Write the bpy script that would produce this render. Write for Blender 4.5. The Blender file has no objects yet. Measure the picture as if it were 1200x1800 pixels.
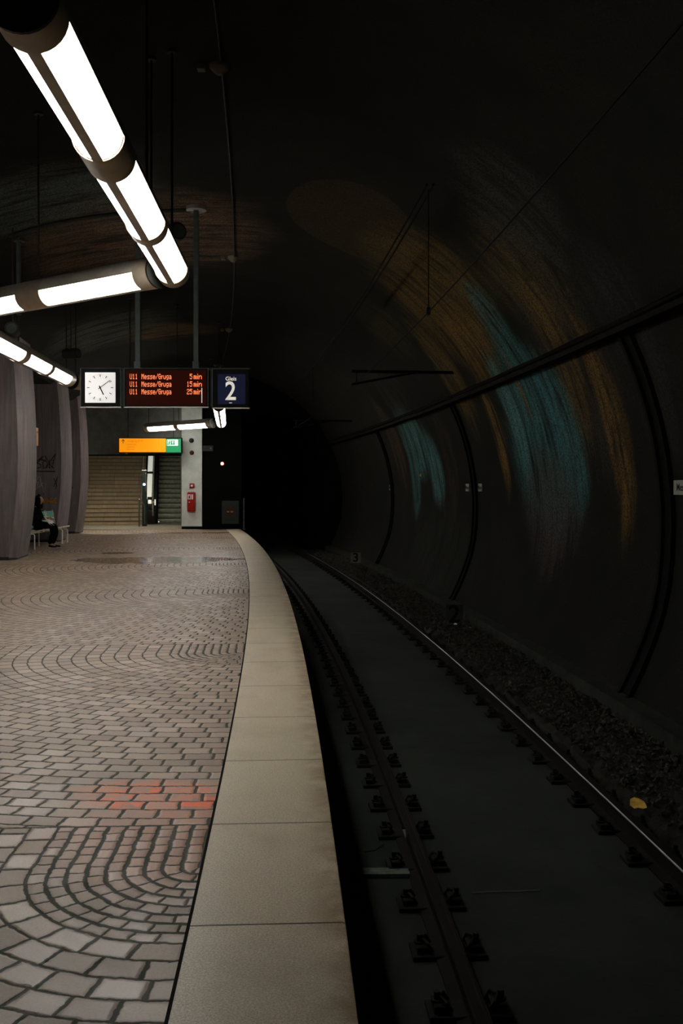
import bpy, bmesh, math, random
from mathutils import Vector, Matrix, noise
R=random.Random(7)
scn=bpy.context.scene
col=scn.collection
PI=math.pi
# ------------------------------------------------------------------ platform curve (metres)
YT=35.0
def xe(Y):
    if Y<=YT: return .178-.041*Y-.00183*Y*Y
    return xe(YT)+dxe(YT)*(Y-YT)
def dxe(Y):
    return -.041-.00366*min(Y,YT)
def P(o,Y,z=0.0):
    m=dxe(Y); n=math.hypot(m,1)
    return Vector((xe(Y)+o/n, Y-o*m/n, z))
def frame(Y):
    m=dxe(Y); n=math.hypot(m,1)
    return Vector((m/n,1/n,0)), Vector((1/n,-m/n,0))   # along, right
# ------------------------------------------------------------------ materials
class NT:
    def __init__(s,name):
        s.m=bpy.data.materials.new(name); s.m.use_nodes=True
        s.t=s.m.node_tree; s.n=s.t.nodes
        s.b=s.n['Principled BSDF']
    def link(s,a,b): s.t.links.new(a,b)
    def put(s,sock,v):
        if isinstance(v,bpy.types.NodeSocket): s.link(v,sock)
        else: sock.default_value=v
    def M(s,op,a,b=0.0,c=0.0,clamp=False):
        x=s.n.new('ShaderNodeMath'); x.operation=op; x.use_clamp=clamp
        s.put(x.inputs[0],a); s.put(x.inputs[1],b); s.put(x.inputs[2],c)
        return x.outputs[0]
    def tex(s,kind='Generated'):
        return s.n.new('ShaderNodeTexCoord').outputs[kind]
    def xyz(s,v):
        x=s.n.new('ShaderNodeSeparateXYZ'); s.link(v,x.inputs[0]); return x.outputs
    def comb(s,a,b,c=0.0):
        x=s.n.new('ShaderNodeCombineXYZ'); s.put(x.inputs[0],a); s.put(x.inputs[1],b); s.put(x.inputs[2],c); return x.outputs[0]
    def noise(s,v,scale=5,detail=4,rough=.6,dist=0):
        x=s.n.new('ShaderNodeTexNoise'); s.link(v,x.inputs['Vector'])
        x.inputs['Scale'].default_value=scale; x.inputs['Detail'].default_value=detail
        x.inputs['Roughness'].default_value=rough; x.inputs['Distortion'].default_value=dist
        return x.outputs['Fac']
    def white(s,v):
        x=s.n.new('ShaderNodeTexWhiteNoise'); x.noise_dimensions='3D'; s.link(v,x.inputs['Vector']); return x.outputs['Value']
    def sm(s,v,a,b):
        x=s.n.new('ShaderNodeMapRange'); x.interpolation_type='SMOOTHSTEP'; s.put(x.inputs['Value'],v)
        x.inputs['From Min'].default_value=a; x.inputs['From Max'].default_value=b
        return x.outputs['Result']
    def mix(s,f,a,b):
        x=s.n.new('ShaderNodeMix'); x.data_type='RGBA'; s.put(x.inputs[0],f)
        for sock,v in ((x.inputs[6],a),(x.inputs[7],b)):
            if isinstance(v,bpy.types.NodeSocket): s.link(v,sock)
            else: sock.default_value=(*v,1)
        return x.outputs[2]
    def bump(s,h,strength=.3,dist=.01):
        x=s.n.new('ShaderNodeBump'); x.inputs['Strength'].default_value=strength; x.inputs['Distance'].default_value=dist
        s.link(h,x.inputs['Height']); s.link(x.outputs[0],s.b.inputs['Normal'])
def mat(name,c,rough=.6,metal=0.0,var=.25,scale=8,bump=.0,emit=None,estr=1.0,spec=None):
    N=NT(name); b=N.b
    v=N.tex('Object')
    f=N.noise(v,scale,5)
    d=tuple(x*(1-var) for x in c); l=tuple(min(1,x*(1+var)) for x in c)
    N.link(N.mix(N.sm(f,.25,.75),d,l),b.inputs['Base Color'])
    b.inputs['Roughness'].default_value=rough; b.inputs['Metallic'].default_value=metal
    b.inputs['Specular IOR Level'].default_value=.12 if spec is None else spec
    if bump: N.bump(N.noise(v,scale*6,4),bump,.004)
    if emit:
        b.inputs['Emission Color'].default_value=(*emit,1); b.inputs['Emission Strength'].default_value=estr
    return N.m
LAMP=22.5
M={}
M['housing']=mat('painted_steel_housing',(.62,.56,.47),.45,.0,.1)
M['sleeve']=mat('beige_sleeve',(.60,.50,.38),.5,0,.1)
M['grey_steel']=mat('grey_steel',(.30,.30,.29),.45,.5,.15)
M['dark_steel']=mat('dark_steel',(.035,.035,.030),.6,.0,.2)
M['black']=mat('black_paint',(.006,.007,.0065),.6,0,.2,spec=.06)
M['lamp']=mat('white_diffuser',(.8,.8,.8),.4,0,.02,emit=(1,.965,.91),estr=LAMP)
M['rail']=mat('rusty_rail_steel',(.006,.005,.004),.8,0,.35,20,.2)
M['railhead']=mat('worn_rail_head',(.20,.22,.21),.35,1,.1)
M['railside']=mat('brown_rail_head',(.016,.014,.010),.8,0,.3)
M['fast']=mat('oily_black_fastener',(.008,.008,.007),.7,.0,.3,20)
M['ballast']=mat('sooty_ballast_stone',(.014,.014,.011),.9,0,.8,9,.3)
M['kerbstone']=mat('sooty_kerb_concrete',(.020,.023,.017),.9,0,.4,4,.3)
M['cable']=mat('black_cable',(.005,.005,.004),.8,0,.2,spec=.05)
M['ivory']=mat('ivory_tube',(.78,.73,.56),.4,0,.08)
M['teal']=mat('teal_mesh',(.12,.38,.32),.5,0,.15)
M['skin']=mat('skin',(.42,.22,.13),.5,0,.06)
M['clothes']=mat('black_cloth',(.004,.004,.004),.95,0,.3,30,spec=.02)
M['shoe']=mat('shoe_black',(.01,.01,.011),.6,0,.2)
M['white']=mat('white_rubber',(.6,.6,.58),.5,0,.05)
M['paper']=mat('white_paper',(.80,.76,.74),.6,0,.05)
M['red']=mat('red_enamel',(.36,.022,.012),.35,0,.1)
M['glyphw']=mat('white_lettering',(.78,.76,.66),.5,0,.03,emit=(.9,.88,.75),estr=.55)
M['navy']=mat('navy_panel',(.006,.012,.06),.4,0,.1,emit=(.004,.008,.05),estr=.12)
M['clockface']=mat('clock_face_acrylic',(.8,.8,.8),.4,0,.02,emit=(.86,.83,.80),estr=.62)
M['ledoff']=mat('led_panel',(.004,.002,.001),.6,0,.2,emit=(.5,.04,.004),estr=.030,spec=.05)
M['led']=mat('led_dot',(.3,.05,.03),.5,0,.0,emit=(1,.23,.09),estr=1.7)
M['alu']=mat('aluminium_edge',(.42,.40,.35),.4,.7,.1)
M['frame']=mat('gantry_grey',(.07,.085,.078),.6,0,.15)
M['orange']=mat('orange_backlit_panel',(.7,.25,.01),.4,0,.03,emit=(1,.32,.004),estr=.85)
M['green']=mat('green_backlit_panel',(.02,.25,.10),.4,0,.03,emit=(.02,.26,.10),estr=.6)
M['signink']=mat('sign_ink',(.12,.06,.02),.6,0,.1)
M['signink2']=mat('faded_sign_ink',(.45,.17,.02),.6,0,.1,emit=(.55,.16,.002),estr=.6)
M['picto']=mat('backlit_white',(.8,.85,.8),.5,0,.02,emit=(.75,.85,.75),estr=.75)
M['orange_dim']=mat('ochre_sign',(.60,.24,.008),.5,0,.1)
M['plaque']=mat('wall_plaque',(.34,.36,.30),.6,0,.1)
M['dullplate']=mat('dirty_number_plate',(.15,.15,.105),.7,0,.4,12)
M['darkplate']=mat('sooty_plate',(.045,.050,.038),.8,0,.2)
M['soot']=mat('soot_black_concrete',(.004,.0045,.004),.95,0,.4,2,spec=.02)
M['stainless']=mat('brushed_stainless',(.55,.55,.52),.25,.9,.1)
M['esclight']=mat('balustrade_light_strip',(.8,.8,.75),.4,0,.03,emit=(.85,.9,.78),estr=.5)
M['stepmetal']=mat('escalator_step_metal',(.17,.19,.165),.5,.5,.25,10)
M['rubber']=mat('black_rubber',(.008,.008,.008),.4,0,.1)
M['blueled']=mat('blue_led',(.2,.3,1),.4,0,0,emit=(.28,.42,1),estr=12)
M['redled']=mat('red_led',(1,.1,.08),.4,0,0,emit=(1,.10,.07),estr=16)
M['bollard']=mat('dark_green_column',(.018,.028,.026),.45,.2,.15)
M['wood']=mat('weathered_plank',(.085,.10,.085),.8,0,.35,25,.4)
M['leaf']=mat('ochre_leaf',(.85,.50,.10),.6,0,.3,40)
M['tag_white']=mat('chalk_white_paint',(.33,.34,.34),.8,0,.2)
M['tag_black']=mat('black_marker_paint',(.018,.018,.02),.7,0,.2)
M['tag_orange']=mat('orange_spray_paint',(.42,.17,.012),.8,0,.3,30)
M['beige']=mat('beige_plastic',(.20,.175,.125),.5,0,.1)

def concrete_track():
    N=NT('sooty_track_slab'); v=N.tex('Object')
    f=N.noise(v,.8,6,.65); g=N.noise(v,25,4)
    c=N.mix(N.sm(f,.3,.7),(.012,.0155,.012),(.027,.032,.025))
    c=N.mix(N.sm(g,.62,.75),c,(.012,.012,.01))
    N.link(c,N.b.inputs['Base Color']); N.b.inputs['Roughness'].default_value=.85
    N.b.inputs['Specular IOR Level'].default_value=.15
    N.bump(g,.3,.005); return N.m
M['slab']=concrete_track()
def granite():
    N=NT('speckled_granite_edge'); u=N.xyz(N.tex('UV'))
    q=u[0]; Y=u[1]
    vo=N.tex('Object')
    sp=N.noise(vo,130,3,.6); big=N.noise(vo,2.2,5)
    c=N.mix(N.sm(sp,.30,.70),(.54,.465,.335),(.82,.72,.54))
    sp3=N.noise(vo,210,2,.5)
    c=N.mix(N.M('MULTIPLY',N.sm(sp3,.60,.66),.65),c,(.20,.165,.11))
    c=N.mix(N.M('MULTIPLY',N.sm(sp,.66,.72),.5),c,(.85,.78,.64))
    c=N.mix(N.M('MULTIPLY',N.sm(big,.45,.75),.28),c,(.34,.265,.175))
    # worn ochre dirt towards the outer edge
    e=N.M('MULTIPLY',N.sm(q,-.17,-.0),N.sm(N.noise(vo,6,4),.3,.65))
    c=N.mix(N.M('MULTIPLY',e,.7),c,(.26,.165,.07))
    st=N.noise(N.comb(N.M('MULTIPLY',q,7),N.M('MULTIPLY',Y,16),3),1,3)
    c=N.mix(N.M('MULTIPLY',N.sm(st,.72,.78),.75),c,(.06,.05,.035))
    g=N.M('ABSOLUTE',N.M('SUBTRACT',N.M('FRACT',N.M('DIVIDE',N.M('SUBTRACT',Y,4.465-.515),1.03)),.5))
    j=N.sm(g,.0065,.0035)
    c=N.mix(j,c,(.035,.028,.02))
    # single slab tone
    k=N.white(N.comb(N.M('FLOOR',N.M('DIVIDE',N.M('SUBTRACT',Y,4.465),1.03)),3.3,1.7))
    c=N.mix(N.M('MULTIPLY',k,.25),c,(.58,.50,.37))
    N.link(c,N.b.inputs['Base Color']); N.b.inputs['Roughness'].default_value=.42
    N.b.inputs['Specular IOR Level'].default_value=.35
    h=N.M('SUBTRACT',N.M('MULTIPLY',sp,.15),j)
    N.bump(h,.35,.004); return N.m
M['granite']=granite()
def pavers():
    N=NT('segmental_arc_setts'); uv=N.tex('UV'); u=N.xyz(uv); vo=N.tex('Object')
    dn=N.M('MULTIPLY',N.M('SUBTRACT',N.noise(vo,11,3),.5),.030)
    dn2=N.M('MULTIPLY',N.M('SUBTRACT',N.noise(vo,13,3,.6,.7),.5),.030)
    q=N.M('ADD',N.M('SUBTRACT',-.545,u[0]),dn); Y=N.M('ADD',u[1],dn2)
    per=5.15
    w=N.M('FLOORED_MODULO',N.M('SUBTRACT',Y,4.465),per)
    k=N.M('FLOOR',N.M('DIVIDE',N.M('SUBTRACT',Y,4.465),per))
    d=N.M('SUBTRACT',per,w)
    dy=N.M('SUBTRACT',d,.50)
    dyp=N.M('MAXIMUM',dy,0.0); dyn=N.M('MINIMUM',dy,0.0)
    r=N.M('SQRT',N.M('ADD',N.M('MULTIPLY',q,q),N.M('MULTIPLY',dyp,dyp)))
    th=N.M('ARCTAN2',dyp,N.M('MAXIMUM',q,.001))
    small=N.M('LESS_THAN',r,.66)
    W=N.M('ADD',.122,N.M('MULTIPLY',small,-.122+.0733))
    L=N.M('ADD',.165,N.M('MULTIPLY',small,-.165+.095))
    rc=N.M('DIVIDE',N.M('SUBTRACT',r,.66),W)     # negative for the small rings
    idx=N.M('FLOOR',rc); f=N.M('SUBTRACT',rc,idx)
    rm=N.M('ADD',.66,N.M('MULTIPLY',N.M('ADD',idx,.5),W))
    s=N.M('ADD',N.M('MULTIPLY',rm,th),dyn)
    off=N.M('ADD',N.M('MULTIPLY',idx,.5),N.M('MULTIPLY',N.white(N.comb(idx,k,5.5)),.35))
    sc=N.M('ADD',N.M('DIVIDE',s,L),off)
    si=N.M('FLOOR',sc); g=N.M('SUBTRACT',sc,si)
    de=N.M('MULTIPLY',N.M('MINIMUM',f,N.M('SUBTRACT',1.0,f)),W)
    da=N.M('MULTIPLY',N.M('MINIMUM',g,N.M('SUBTRACT',1.0,g)),L)
    dd=N.M('MINIMUM',N.M('MULTIPLY',de,N.M('SUBTRACT',1.12,N.M('MULTIPLY',small,.40))),N.M('MULTIPLY',da,N.M('ADD',.80,N.M('MULTIPLY',small,.42))))
    dl=N.M('MINIMUM',w,d)   # the straight joint between two fans
    dd=N.M('MINIMUM',dd,N.M('MULTIPLY',dl,.9))
    bl=N.sm(dd,.0050,.0088)
    rnd=N.white(N.comb(idx,si,k)); rnd2=N.white(N.comb(si,idx,N.M('ADD',k,.37)))
    fine=N.noise(vo,120,3,.7); mid=N.noise(vo,1.1,5)
    c=N.mix(rnd,(.27,.172,.108),(.45,.325,.222))
    c=N.mix(N.M('MULTIPLY',N.sm(rnd2,.55,1.0),.6),c,(.40,.315,.235))
    c=N.mix(N.M('MULTIPLY',N.sm(fine,.35,.7),.35),c,(.17,.125,.09))
    c=N.mix(N.M('MULTIPLY',N.sm(mid,.45,.75),.35),c,(.20,.132,.09))
    # orange spray paint on the setts
    sn=N.noise(vo,9,5,.7,.4)
    def blob(q0,y0,a,b,k):
        x=N.M('DIVIDE',N.M('SUBTRACT',q,q0),a); y=N.M('DIVIDE',N.M('SUBTRACT',Y,y0),b)
        rr=N.M('ADD',N.M('MULTIPLY',x,x),N.M('MULTIPLY',y,y))
        return N.M('MULTIPLY',N.sm(rr,1.0,.05),k)
    sp=N.M('ADD',blob(.09,4.78,.30,.38,1.15),blob(.38,4.93,.42,.34,1.05))
    sp=N.M('MULTIPLY',sp,N.sm(sn,.28,.62),clamp=True)
    sp=N.M('MAXIMUM',sp,N.M('MULTIPLY',blob(.2,4.35,.6,.75,.38),1.0))
    sp2=N.M('MULTIPLY',blob(.2,4.85,.5,.30,1.0),N.M('MULTIPLY',N.sm(rnd2,.60,.75),N.sm(sn,.42,.55)))
    c=N.mix(N.M('MULTIPLY',sp,.70,clamp=True),c,(.72,.18,.05))
    c=N.mix(sp2,c,(.95,.14,.03))
    c=N.mix(bl,(.046,.047,.030),c)
    # wet patches, paint the photo shows darker and glossy
    wn=N.noise(vo,1.6,5,.6)
    def wet(o0,y0,a,b):
        x=N.M('DIVIDE',N.M('SUBTRACT',u[0],o0),a); y=N.M('DIVIDE',N.M('SUBTRACT',u[1],y0),b)
        rr=N.M('ADD',N.M('MULTIPLY',x,x),N.M('MULTIPLY',y,y))
        return N.sm(N.M('ADD',rr,N.M('MULTIPLY',N.M('SUBTRACT',wn,.5),2.2)),1.0,.8)
    wt=N.M('MAXIMUM',wet(-2.3,20.9,1.9,1.0),wet(-1.6,33.2,2.2,.4))
    wt=N.M('MAXIMUM',wt,wet(-3.4,23.2,.4,.35))
    c=N.mix(N.M('MULTIPLY',wt,.6),c,(.08,.066,.045))
    N.link(c,N.b.inputs['Base Color'])
    ro=N.M('ADD',.31,N.M('MULTIPLY',rnd2,.2))
    ro=N.M('ADD',ro,N.M('MULTIPLY',N.M('SUBTRACT',1.0,bl),.35))
    ro=N.M('MULTIPLY',ro,N.M('SUBTRACT',1.0,N.M('MULTIPLY',wt,.55)))
    N.link(ro,N.b.inputs['Roughness'])
    N.b.inputs['Specular IOR Level'].default_value=.5
    h=N.M('ADD',N.M('MULTIPLY',N.sm(dd,.002,.018),1.0),N.M('ADD',N.M('MULTIPLY',fine,.10),N.M('MULTIPLY',rnd,.10)))
    h=N.M('MULTIPLY',h,N.M('SUBTRACT',1.0,N.M('MULTIPLY',wt,.8)))
    N.bump(h,.45,.006); return N.m
M['pavers']=pavers()
def vault(name,extra):
    N=NT(name); u=N.xyz(N.tex('UV')); t=u[0]; Y=u[1]; vo=N.tex('Object')
    fine=N.noise(vo,38,5,.8)
    big=N.noise(vo,1.3,5,.6)
    st=N.noise(N.comb(N.M('MULTIPLY',t,.42),N.M('MULTIPLY',Y,1.7),0),1.6,6,.68,.9)
    st2=N.noise(N.comb(N.M('MULTIPLY',t,.9),N.M('MULTIPLY',Y,6.0),4),1.3,5,.65,.3)
    c=N.mix(N.sm(big,.30,.70),(.008,.010,.0075),(.019,.018,.013))
    warp=N.M('MULTIPLY',N.M('SUBTRACT',N.noise(vo,.9,4),.5),.9)
    for (t0,y0,a,b,sk,colr,k,hard) in extra:
        dt=N.M('SUBTRACT',t,t0)
        dY=N.M('SUBTRACT',N.M('SUBTRACT',Y,y0),N.M('MULTIPLY',dt,sk))
        x=N.M('DIVIDE',dt,a); y=N.M('DIVIDE',dY,b)
        rr=N.M('ADD',N.M('MULTIPLY',x,x),N.M('MULTIPLY',y,y))
        if hard:
            mk=N.M('MULTIPLY',N.sm(rr,1.0,.93),N.M('ADD',.55,N.M('MULTIPLY',st,.7)))
        else:
            mk=N.M('MULTIPLY',N.sm(N.M('ADD',rr,warp),1.1,.15),N.sm(N.M('ADD',N.M('MULTIPLY',st,.55),N.M('MULTIPLY',st2,.45)),.36,.60))
        c=N.mix(N.M('MULTIPLY',mk,k,clamp=True),c,colr)
    c=N.mix(N.M('MULTIPLY',N.sm(fine,.42,.60),.85),c,(.008,.008,.007))
    N.link(c,N.b.inputs['Base Color']); N.b.inputs['Roughness'].default_value=.9
    N.b.inputs['Specular IOR Level'].default_value=.1
    N.bump(fine,.5,.012); return N.m
TEAL=(.080,.235,.225); TEAL2=(.13,.32,.30); OCH=(.27,.155,.035); OCH2=(.20,.125,.032); ROSE=(.11,.078,.075); BLUE=(.08,.24,.29)
patches=[ # t, Y, half t, half Y, skew, colour, amount, hard edge
 (1.75,14.4,1.05,1.75,.0,(.085,.058,.026),.6,True),
 (2.35,15.2,.55,.95,.3,(.090,.068,.030),.45,True),
 (-1.5,16.5,2.2,3.0,0,(.30,.19,.12),.9,False),  # brown ceiling paint, brightened to stand in for glare around the lamps
 (-2.6,13.9,1.8,1.6,0,(.12,.16,.145),.9,False),
 (-3.0,24.8,1.8,2.6,0,(.14,.16,.12),.9,False),
 (-1.6,26.5,1.4,1.4,0,(.22,.13,.05),.9,False),
 (3.4,15.2,1.5,2.6,.2,OCH2,1,False),
 (4.4,15.6,.8,1.2,.1,OCH,.7,False),
 (5.3,12.0,1.8,1.6,.2,(.055,.048,.042),.8,False),
 (3.2,19.5,.9,1.5,.2,(.07,.055,.022),.8,False),
 (4.0,11.8,1.0,1.4,.2,(.13,.095,.04),.8,False),
 (3.3,10.6,1.0,1.2,.2,(.07,.068,.062),.8,False),
 (4.6,17.9,1.4,.8,0,OCH2,.8,False),
 (4.4,14.0,1.0,.6,.3,TEAL,.9,False),
 (5.9,16.5,1.1,.35,0,OCH,1,False),
 (5.0,12.2,1.6,.55,.2,OCH2,.9,False),
 (6.0,14.2,1.7,1.9,0,TEAL,1,False),
 (6.2,13.0,1.2,.6,0,TEAL,.8,False),
 (5.6,15.3,1.2,.45,0,TEAL2,.9,False),
 (5.7,13.55,1.1,.22,0,BLUE,.9,False),
 (5.2,14.45,.7,.12,.0,OCH,.9,False),
 (7.1,14.2,1.1,1.5,0,ROSE,.8,False),
 (6.0,11.3,1.6,.45,0,OCH,.8,False),
 (5.2,10.0,1.5,.8,0,(.040,.038,.036),.8,False),
 (5.6,23.6,1.1,1.5,0,TEAL2,1,False),
 (6.4,22.1,1.0,.8,0,TEAL2,1,False),
 (6.6,24.5,1.1,.6,0,TEAL,.9,False),
 (5.6,26.0,1.5,.8,0,(.10,.06,.025),.9,False),
 (6.1,20.6,1.5,.7,0,(.06,.038,.022),.9,False),
 (4.3,23.5,1.0,1.6,0,(.055,.05,.030),.8,False),
 (8.3,21.5,1.3,3.5,0,(.040,.044,.034),.6,False),
]
M['vault']=vault('painted_shotcrete_vault',patches)
M['vault_plain']=vault('unpainted_shotcrete_vault',[])
def pillar_mat():
    N=NT('board_marked_concrete'); v=N.tex('Object'); x=N.xyz(v)
    st=N.noise(N.comb(N.M('MULTIPLY',x[0],9),N.M('MULTIPLY',x[1],9),N.M('MULTIPLY',x[2],.6)),1.4,5,.6)
    big=N.noise(v,1.3,5)
    c=N.mix(N.sm(st,.3,.7),(.130,.100,.095),(.205,.170,.165))
    c=N.mix(N.M('MULTIPLY',N.sm(big,.45,.7),.5),c,(.095,.10,.105))
    c=N.mix(N.M('MULTIPLY',N.sm(N.noise(v,30,3),.60,.7),.4),c,(.06,.055,.05))
    N.link(c,N.b.inputs['Base Color']); N.b.inputs['Roughness'].default_value=.8
    N.bump(st,.3,.01); return N.m
M['pillar']=pillar_mat()
def plaster(name,a,b,sc=3):
    N=NT(name); v=N.tex('Object'); f=N.noise(v,sc,5)
    N.link(N.mix(N.sm(f,.3,.7),a,b),N.b.inputs['Base Color']); N.b.inputs['Roughness'].default_value=.8
    N.bump(N.noise(v,60,3),.2,.004); return N.m
M['greywall']=plaster('grey_plaster',(.15,.16,.14),(.22,.235,.20))
M['paleconc']=plaster('pale_column_plaster',(.60,.65,.59),(.74,.78,.71))
M['stairstone']=plaster('beige_stair_stone',(.20,.155,.10),(.30,.24,.165),6)
M['shaftwall']=plaster('warm_shaft_wall',(.16,.13,.09),(.22,.18,.13))

for k_ in ('glyphw','navy','clockface','ledoff','led','orange','green','signink2','picto','esclight','blueled','redled'): M[k_].cycles.emission_sampling='NONE'
M['lamp'].cycles.emission_sampling='FRONT'
# ------------------------------------------------------------------ mesh builder
class MB:
    def __init__(s): s.v=[]; s.f=[]; s.mi=[]; s.uv=None; s.cur=0
    def add(s,vs,fs):
        b=len(s.v); s.v+=[Vector(p) for p in vs]
        for f in fs: s.f.append([b+i for i in f]); s.mi.append(s.cur)
    def box(s,x0,x1,y0,y1,z0,z1,M4=None):
        vs=[Vector((x,y,z)) for z in (z0,z1) for y in (y0,y1) for x in (x0,x1)]
        if M4 is not None: vs=[M4@p for p in vs]
        s.add(vs,[(0,2,3,1),(4,5,7,6),(0,1,5,4),(2,6,7,3),(0,4,6,2),(1,3,7,5)]); return s
    def bbox(s,x0,x1,y0,y1,z0,z1,r=.01,M4=None):
        bm=bmesh.new(); bmesh.ops.create_cube(bm,size=1)
        for v in bm.verts:
            v.co=Vector(((x0+x1)/2+v.co.x*(x1-x0),(y0+y1)/2+v.co.y*(y1-y0),(z0+z1)/2+v.co.z*(z1-z0)))
        bmesh.ops.bevel(bm,geom=bm.edges[:],offset=r,segments=2,affect='EDGES',profile=.5)
        vs=[v.co.copy() for v in bm.verts]
        if M4 is not None: vs=[M4@p for p in vs]
        bm.verts.index_update()
        s.add(vs,[[v.index for v in f.verts] for f in bm.faces]); bm.free(); return s
    def tube(s,pts,r,n=10,caps=True,squash=1.0):
        pts=[Vector(p) for p in pts]; rs=r if isinstance(r,(list,tuple)) else [r]*len(pts)
        vs=[];fs=[]
        ref=None
        for i,p in enumerate(pts):
            d=(pts[min(i+1,len(pts)-1)]-pts[max(i-1,0)]).normalized()
            if ref is None: ref=Vector((0,0,1)) if abs(d.z)<.9 else Vector((1,0,0))
            a=d.cross(ref)
            if a.length<1e-4: a=d.cross(Vector((0,1,0)))
            a.normalize(); b=a.cross(d).normalized(); ref=b
            for k in range(n):
                t=2*PI*k/n; vs.append(p+a*math.cos(t)*rs[i]+b*math.sin(t)*rs[i]*squash)
        m=len(pts)
        for i in range(m-1):
            for k in range(n):
                fs.append((i*n+k,i*n+(k+1)%n,(i+1)*n+(k+1)%n,(i+1)*n+k))
        if caps: fs.append(list(range(n))[::-1]); fs.append([(m-1)*n+k for k in range(n)])
        s.add(vs,fs); return s
    def cyl(s,a,b,r,n=20): return s.tube([a,b],r,n)
    def prism(s,poly,h,M4):
        n=len(poly)
        vs=[M4@Vector((x,y,0)) for x,y in poly]+[M4@Vector((x,y,h)) for x,y in poly]
        s.add(vs,[list(range(n))[::-1],[n+i for i in range(n)]]+[(i,(i+1)%n,n+(i+1)%n,n+i) for i in range(n)]); return s
    def build(s,name,m,parent=None,smooth=False,loc=None):
        me=bpy.data.meshes.new(name); me.from_pydata([tuple(p) for p in s.v],[],s.f)
        ms=m if isinstance(m,(list,tuple)) else [m]
        for x in ms: me.materials.append(x)
        if len(ms)>1:
            for p,i in zip(me.polygons,s.mi): p.material_index=i
        if smooth:
            bm=bmesh.new(); bm.from_mesh(me)
            bmesh.ops.remove_doubles(bm,verts=bm.verts[:],dist=1e-5)
            for f in bm.faces: f.smooth=True
            for e in bm.edges:
                if len(e.link_faces)==2 and e.calc_face_angle(0)>.7: e.smooth=False
            bm.to_mesh(me); bm.free()
        me.update()
        o=bpy.data.objects.new(name,me); col.objects.link(o)
        if loc is not None: o.location=loc
        if parent is not None:
            o.parent=parent
        return o
def tag(o,label=None,cat=None,group=None,kind=None):
    if label: o['label']=label
    if cat: o['category']=cat
    if group: o['group']=group
    if kind: o['kind']=kind
    return o
def empty(name,loc,rz=0,label=None,cat=None,group=None):
    o=bpy.data.objects.new(name,None); o.empty_display_size=.1; col.objects.link(o)
    o.location=loc; o.rotation_euler=(0,0,rz)
    return tag(o,label,cat,group)
def kids(o): return [c for c in bpy.data.objects if c.parent==o]
KID={}
def copy_tree(o,parent=None):
    c=o.copy(); col.objects.link(c); c.parent=parent
    for ch in KID.get(o.name) or KID.setdefault(o.name,kids(o)): copy_tree(ch,c)
    return c
def sweep(profile,Ys,name,m,kind='structure',closed=False,uvx=None,parent=None,smooth=True):
    """profile [(o,z)] swept along the platform curve; UV = (arc length or offset, Y)"""
    vs=[];fs=[];us=[]
    t=[0.0]
    for i in range(1,len(profile)):
        t.append(t[-1]+math.hypot(profile[i][0]-profile[i-1][0],profile[i][1]-profile[i-1][1]))
    if uvx: t=uvx
    n=len(profile)
    for Y in Ys:
        for i,(o,z) in enumerate(profile):
            vs.append(P(o,Y,z)); us.append((t[i],Y))
    for j in range(len(Ys)-1):
        for i in range(n-1 if not closed else n):
            a=j*n+i;b=j*n+(i+1)%n
            fs.append((a,b,b+n,a+n))
    if closed: fs.append(list(range(n))[::-1]); fs.append([(len(Ys)-1)*n+i for i in range(n)])
    me=bpy.data.meshes.new(name); me.from_pydata([tuple(p) for p in vs],[],fs)
    uv=me.uv_layers.new(name='UVMap')
    for l in me.loops: uv.data[l.index].uv=us[l.vertex_index]
    me.materials.append(m)
    if smooth:
        for p in me.polygons: p.use_smooth=True
        bm=bmesh.new(); bm.from_mesh(me)
        for e in bm.edges:
            if len(e.link_faces)==2 and e.calc_face_angle(0)>.6: e.smooth=False
        bm.to_mesh(me); bm.free()
    o=bpy.data.objects.new(name,me); col.objects.link(o)
    if kind: o['kind']=kind
    if parent: o.parent=parent
    return o
def rng(a,b,s):
    n=max(1,int(round((b-a)/s))); return [a+(b-a)*i/n for i in range(n+1)]
def plane_mat(origin,xdir,ydir):
    x=Vector(xdir).normalized(); y=Vector(ydir).normalized(); z=x.cross(y)
    return Matrix(((x.x,y.x,z.x,origin[0]),(x.y,y.y,z.y,origin[1]),(x.z,y.z,z.z,origin[2]),(0,0,0,1)))
def text(s,size,M4,m,name,parent=None,bold=0.0,depth=.002,align='CENTER',sx=1.0):
    cu=bpy.data.curves.new(name,'FONT'); cu.body=s; cu.size=size; cu.extrude=depth; cu.offset=bold
    cu.align_x=align; cu.align_y='CENTER'; cu.resolution_u=3
    o=bpy.data.objects.new(name,cu); col.objects.link(o)
    dg=bpy.context.evaluated_depsgraph_get()
    me=bpy.data.meshes.new_from_object(o.evaluated_get(dg)); 
    bpy.data.objects.remove(o); bpy.data.curves.remove(cu)
    me.transform(M4@Matrix.Diagonal((sx,1,1,1))); me.materials.clear(); me.materials.append(m); me.name=name
    o=bpy.data.objects.new(name,me); col.objects.link(o); o.parent=parent
    return o

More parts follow.
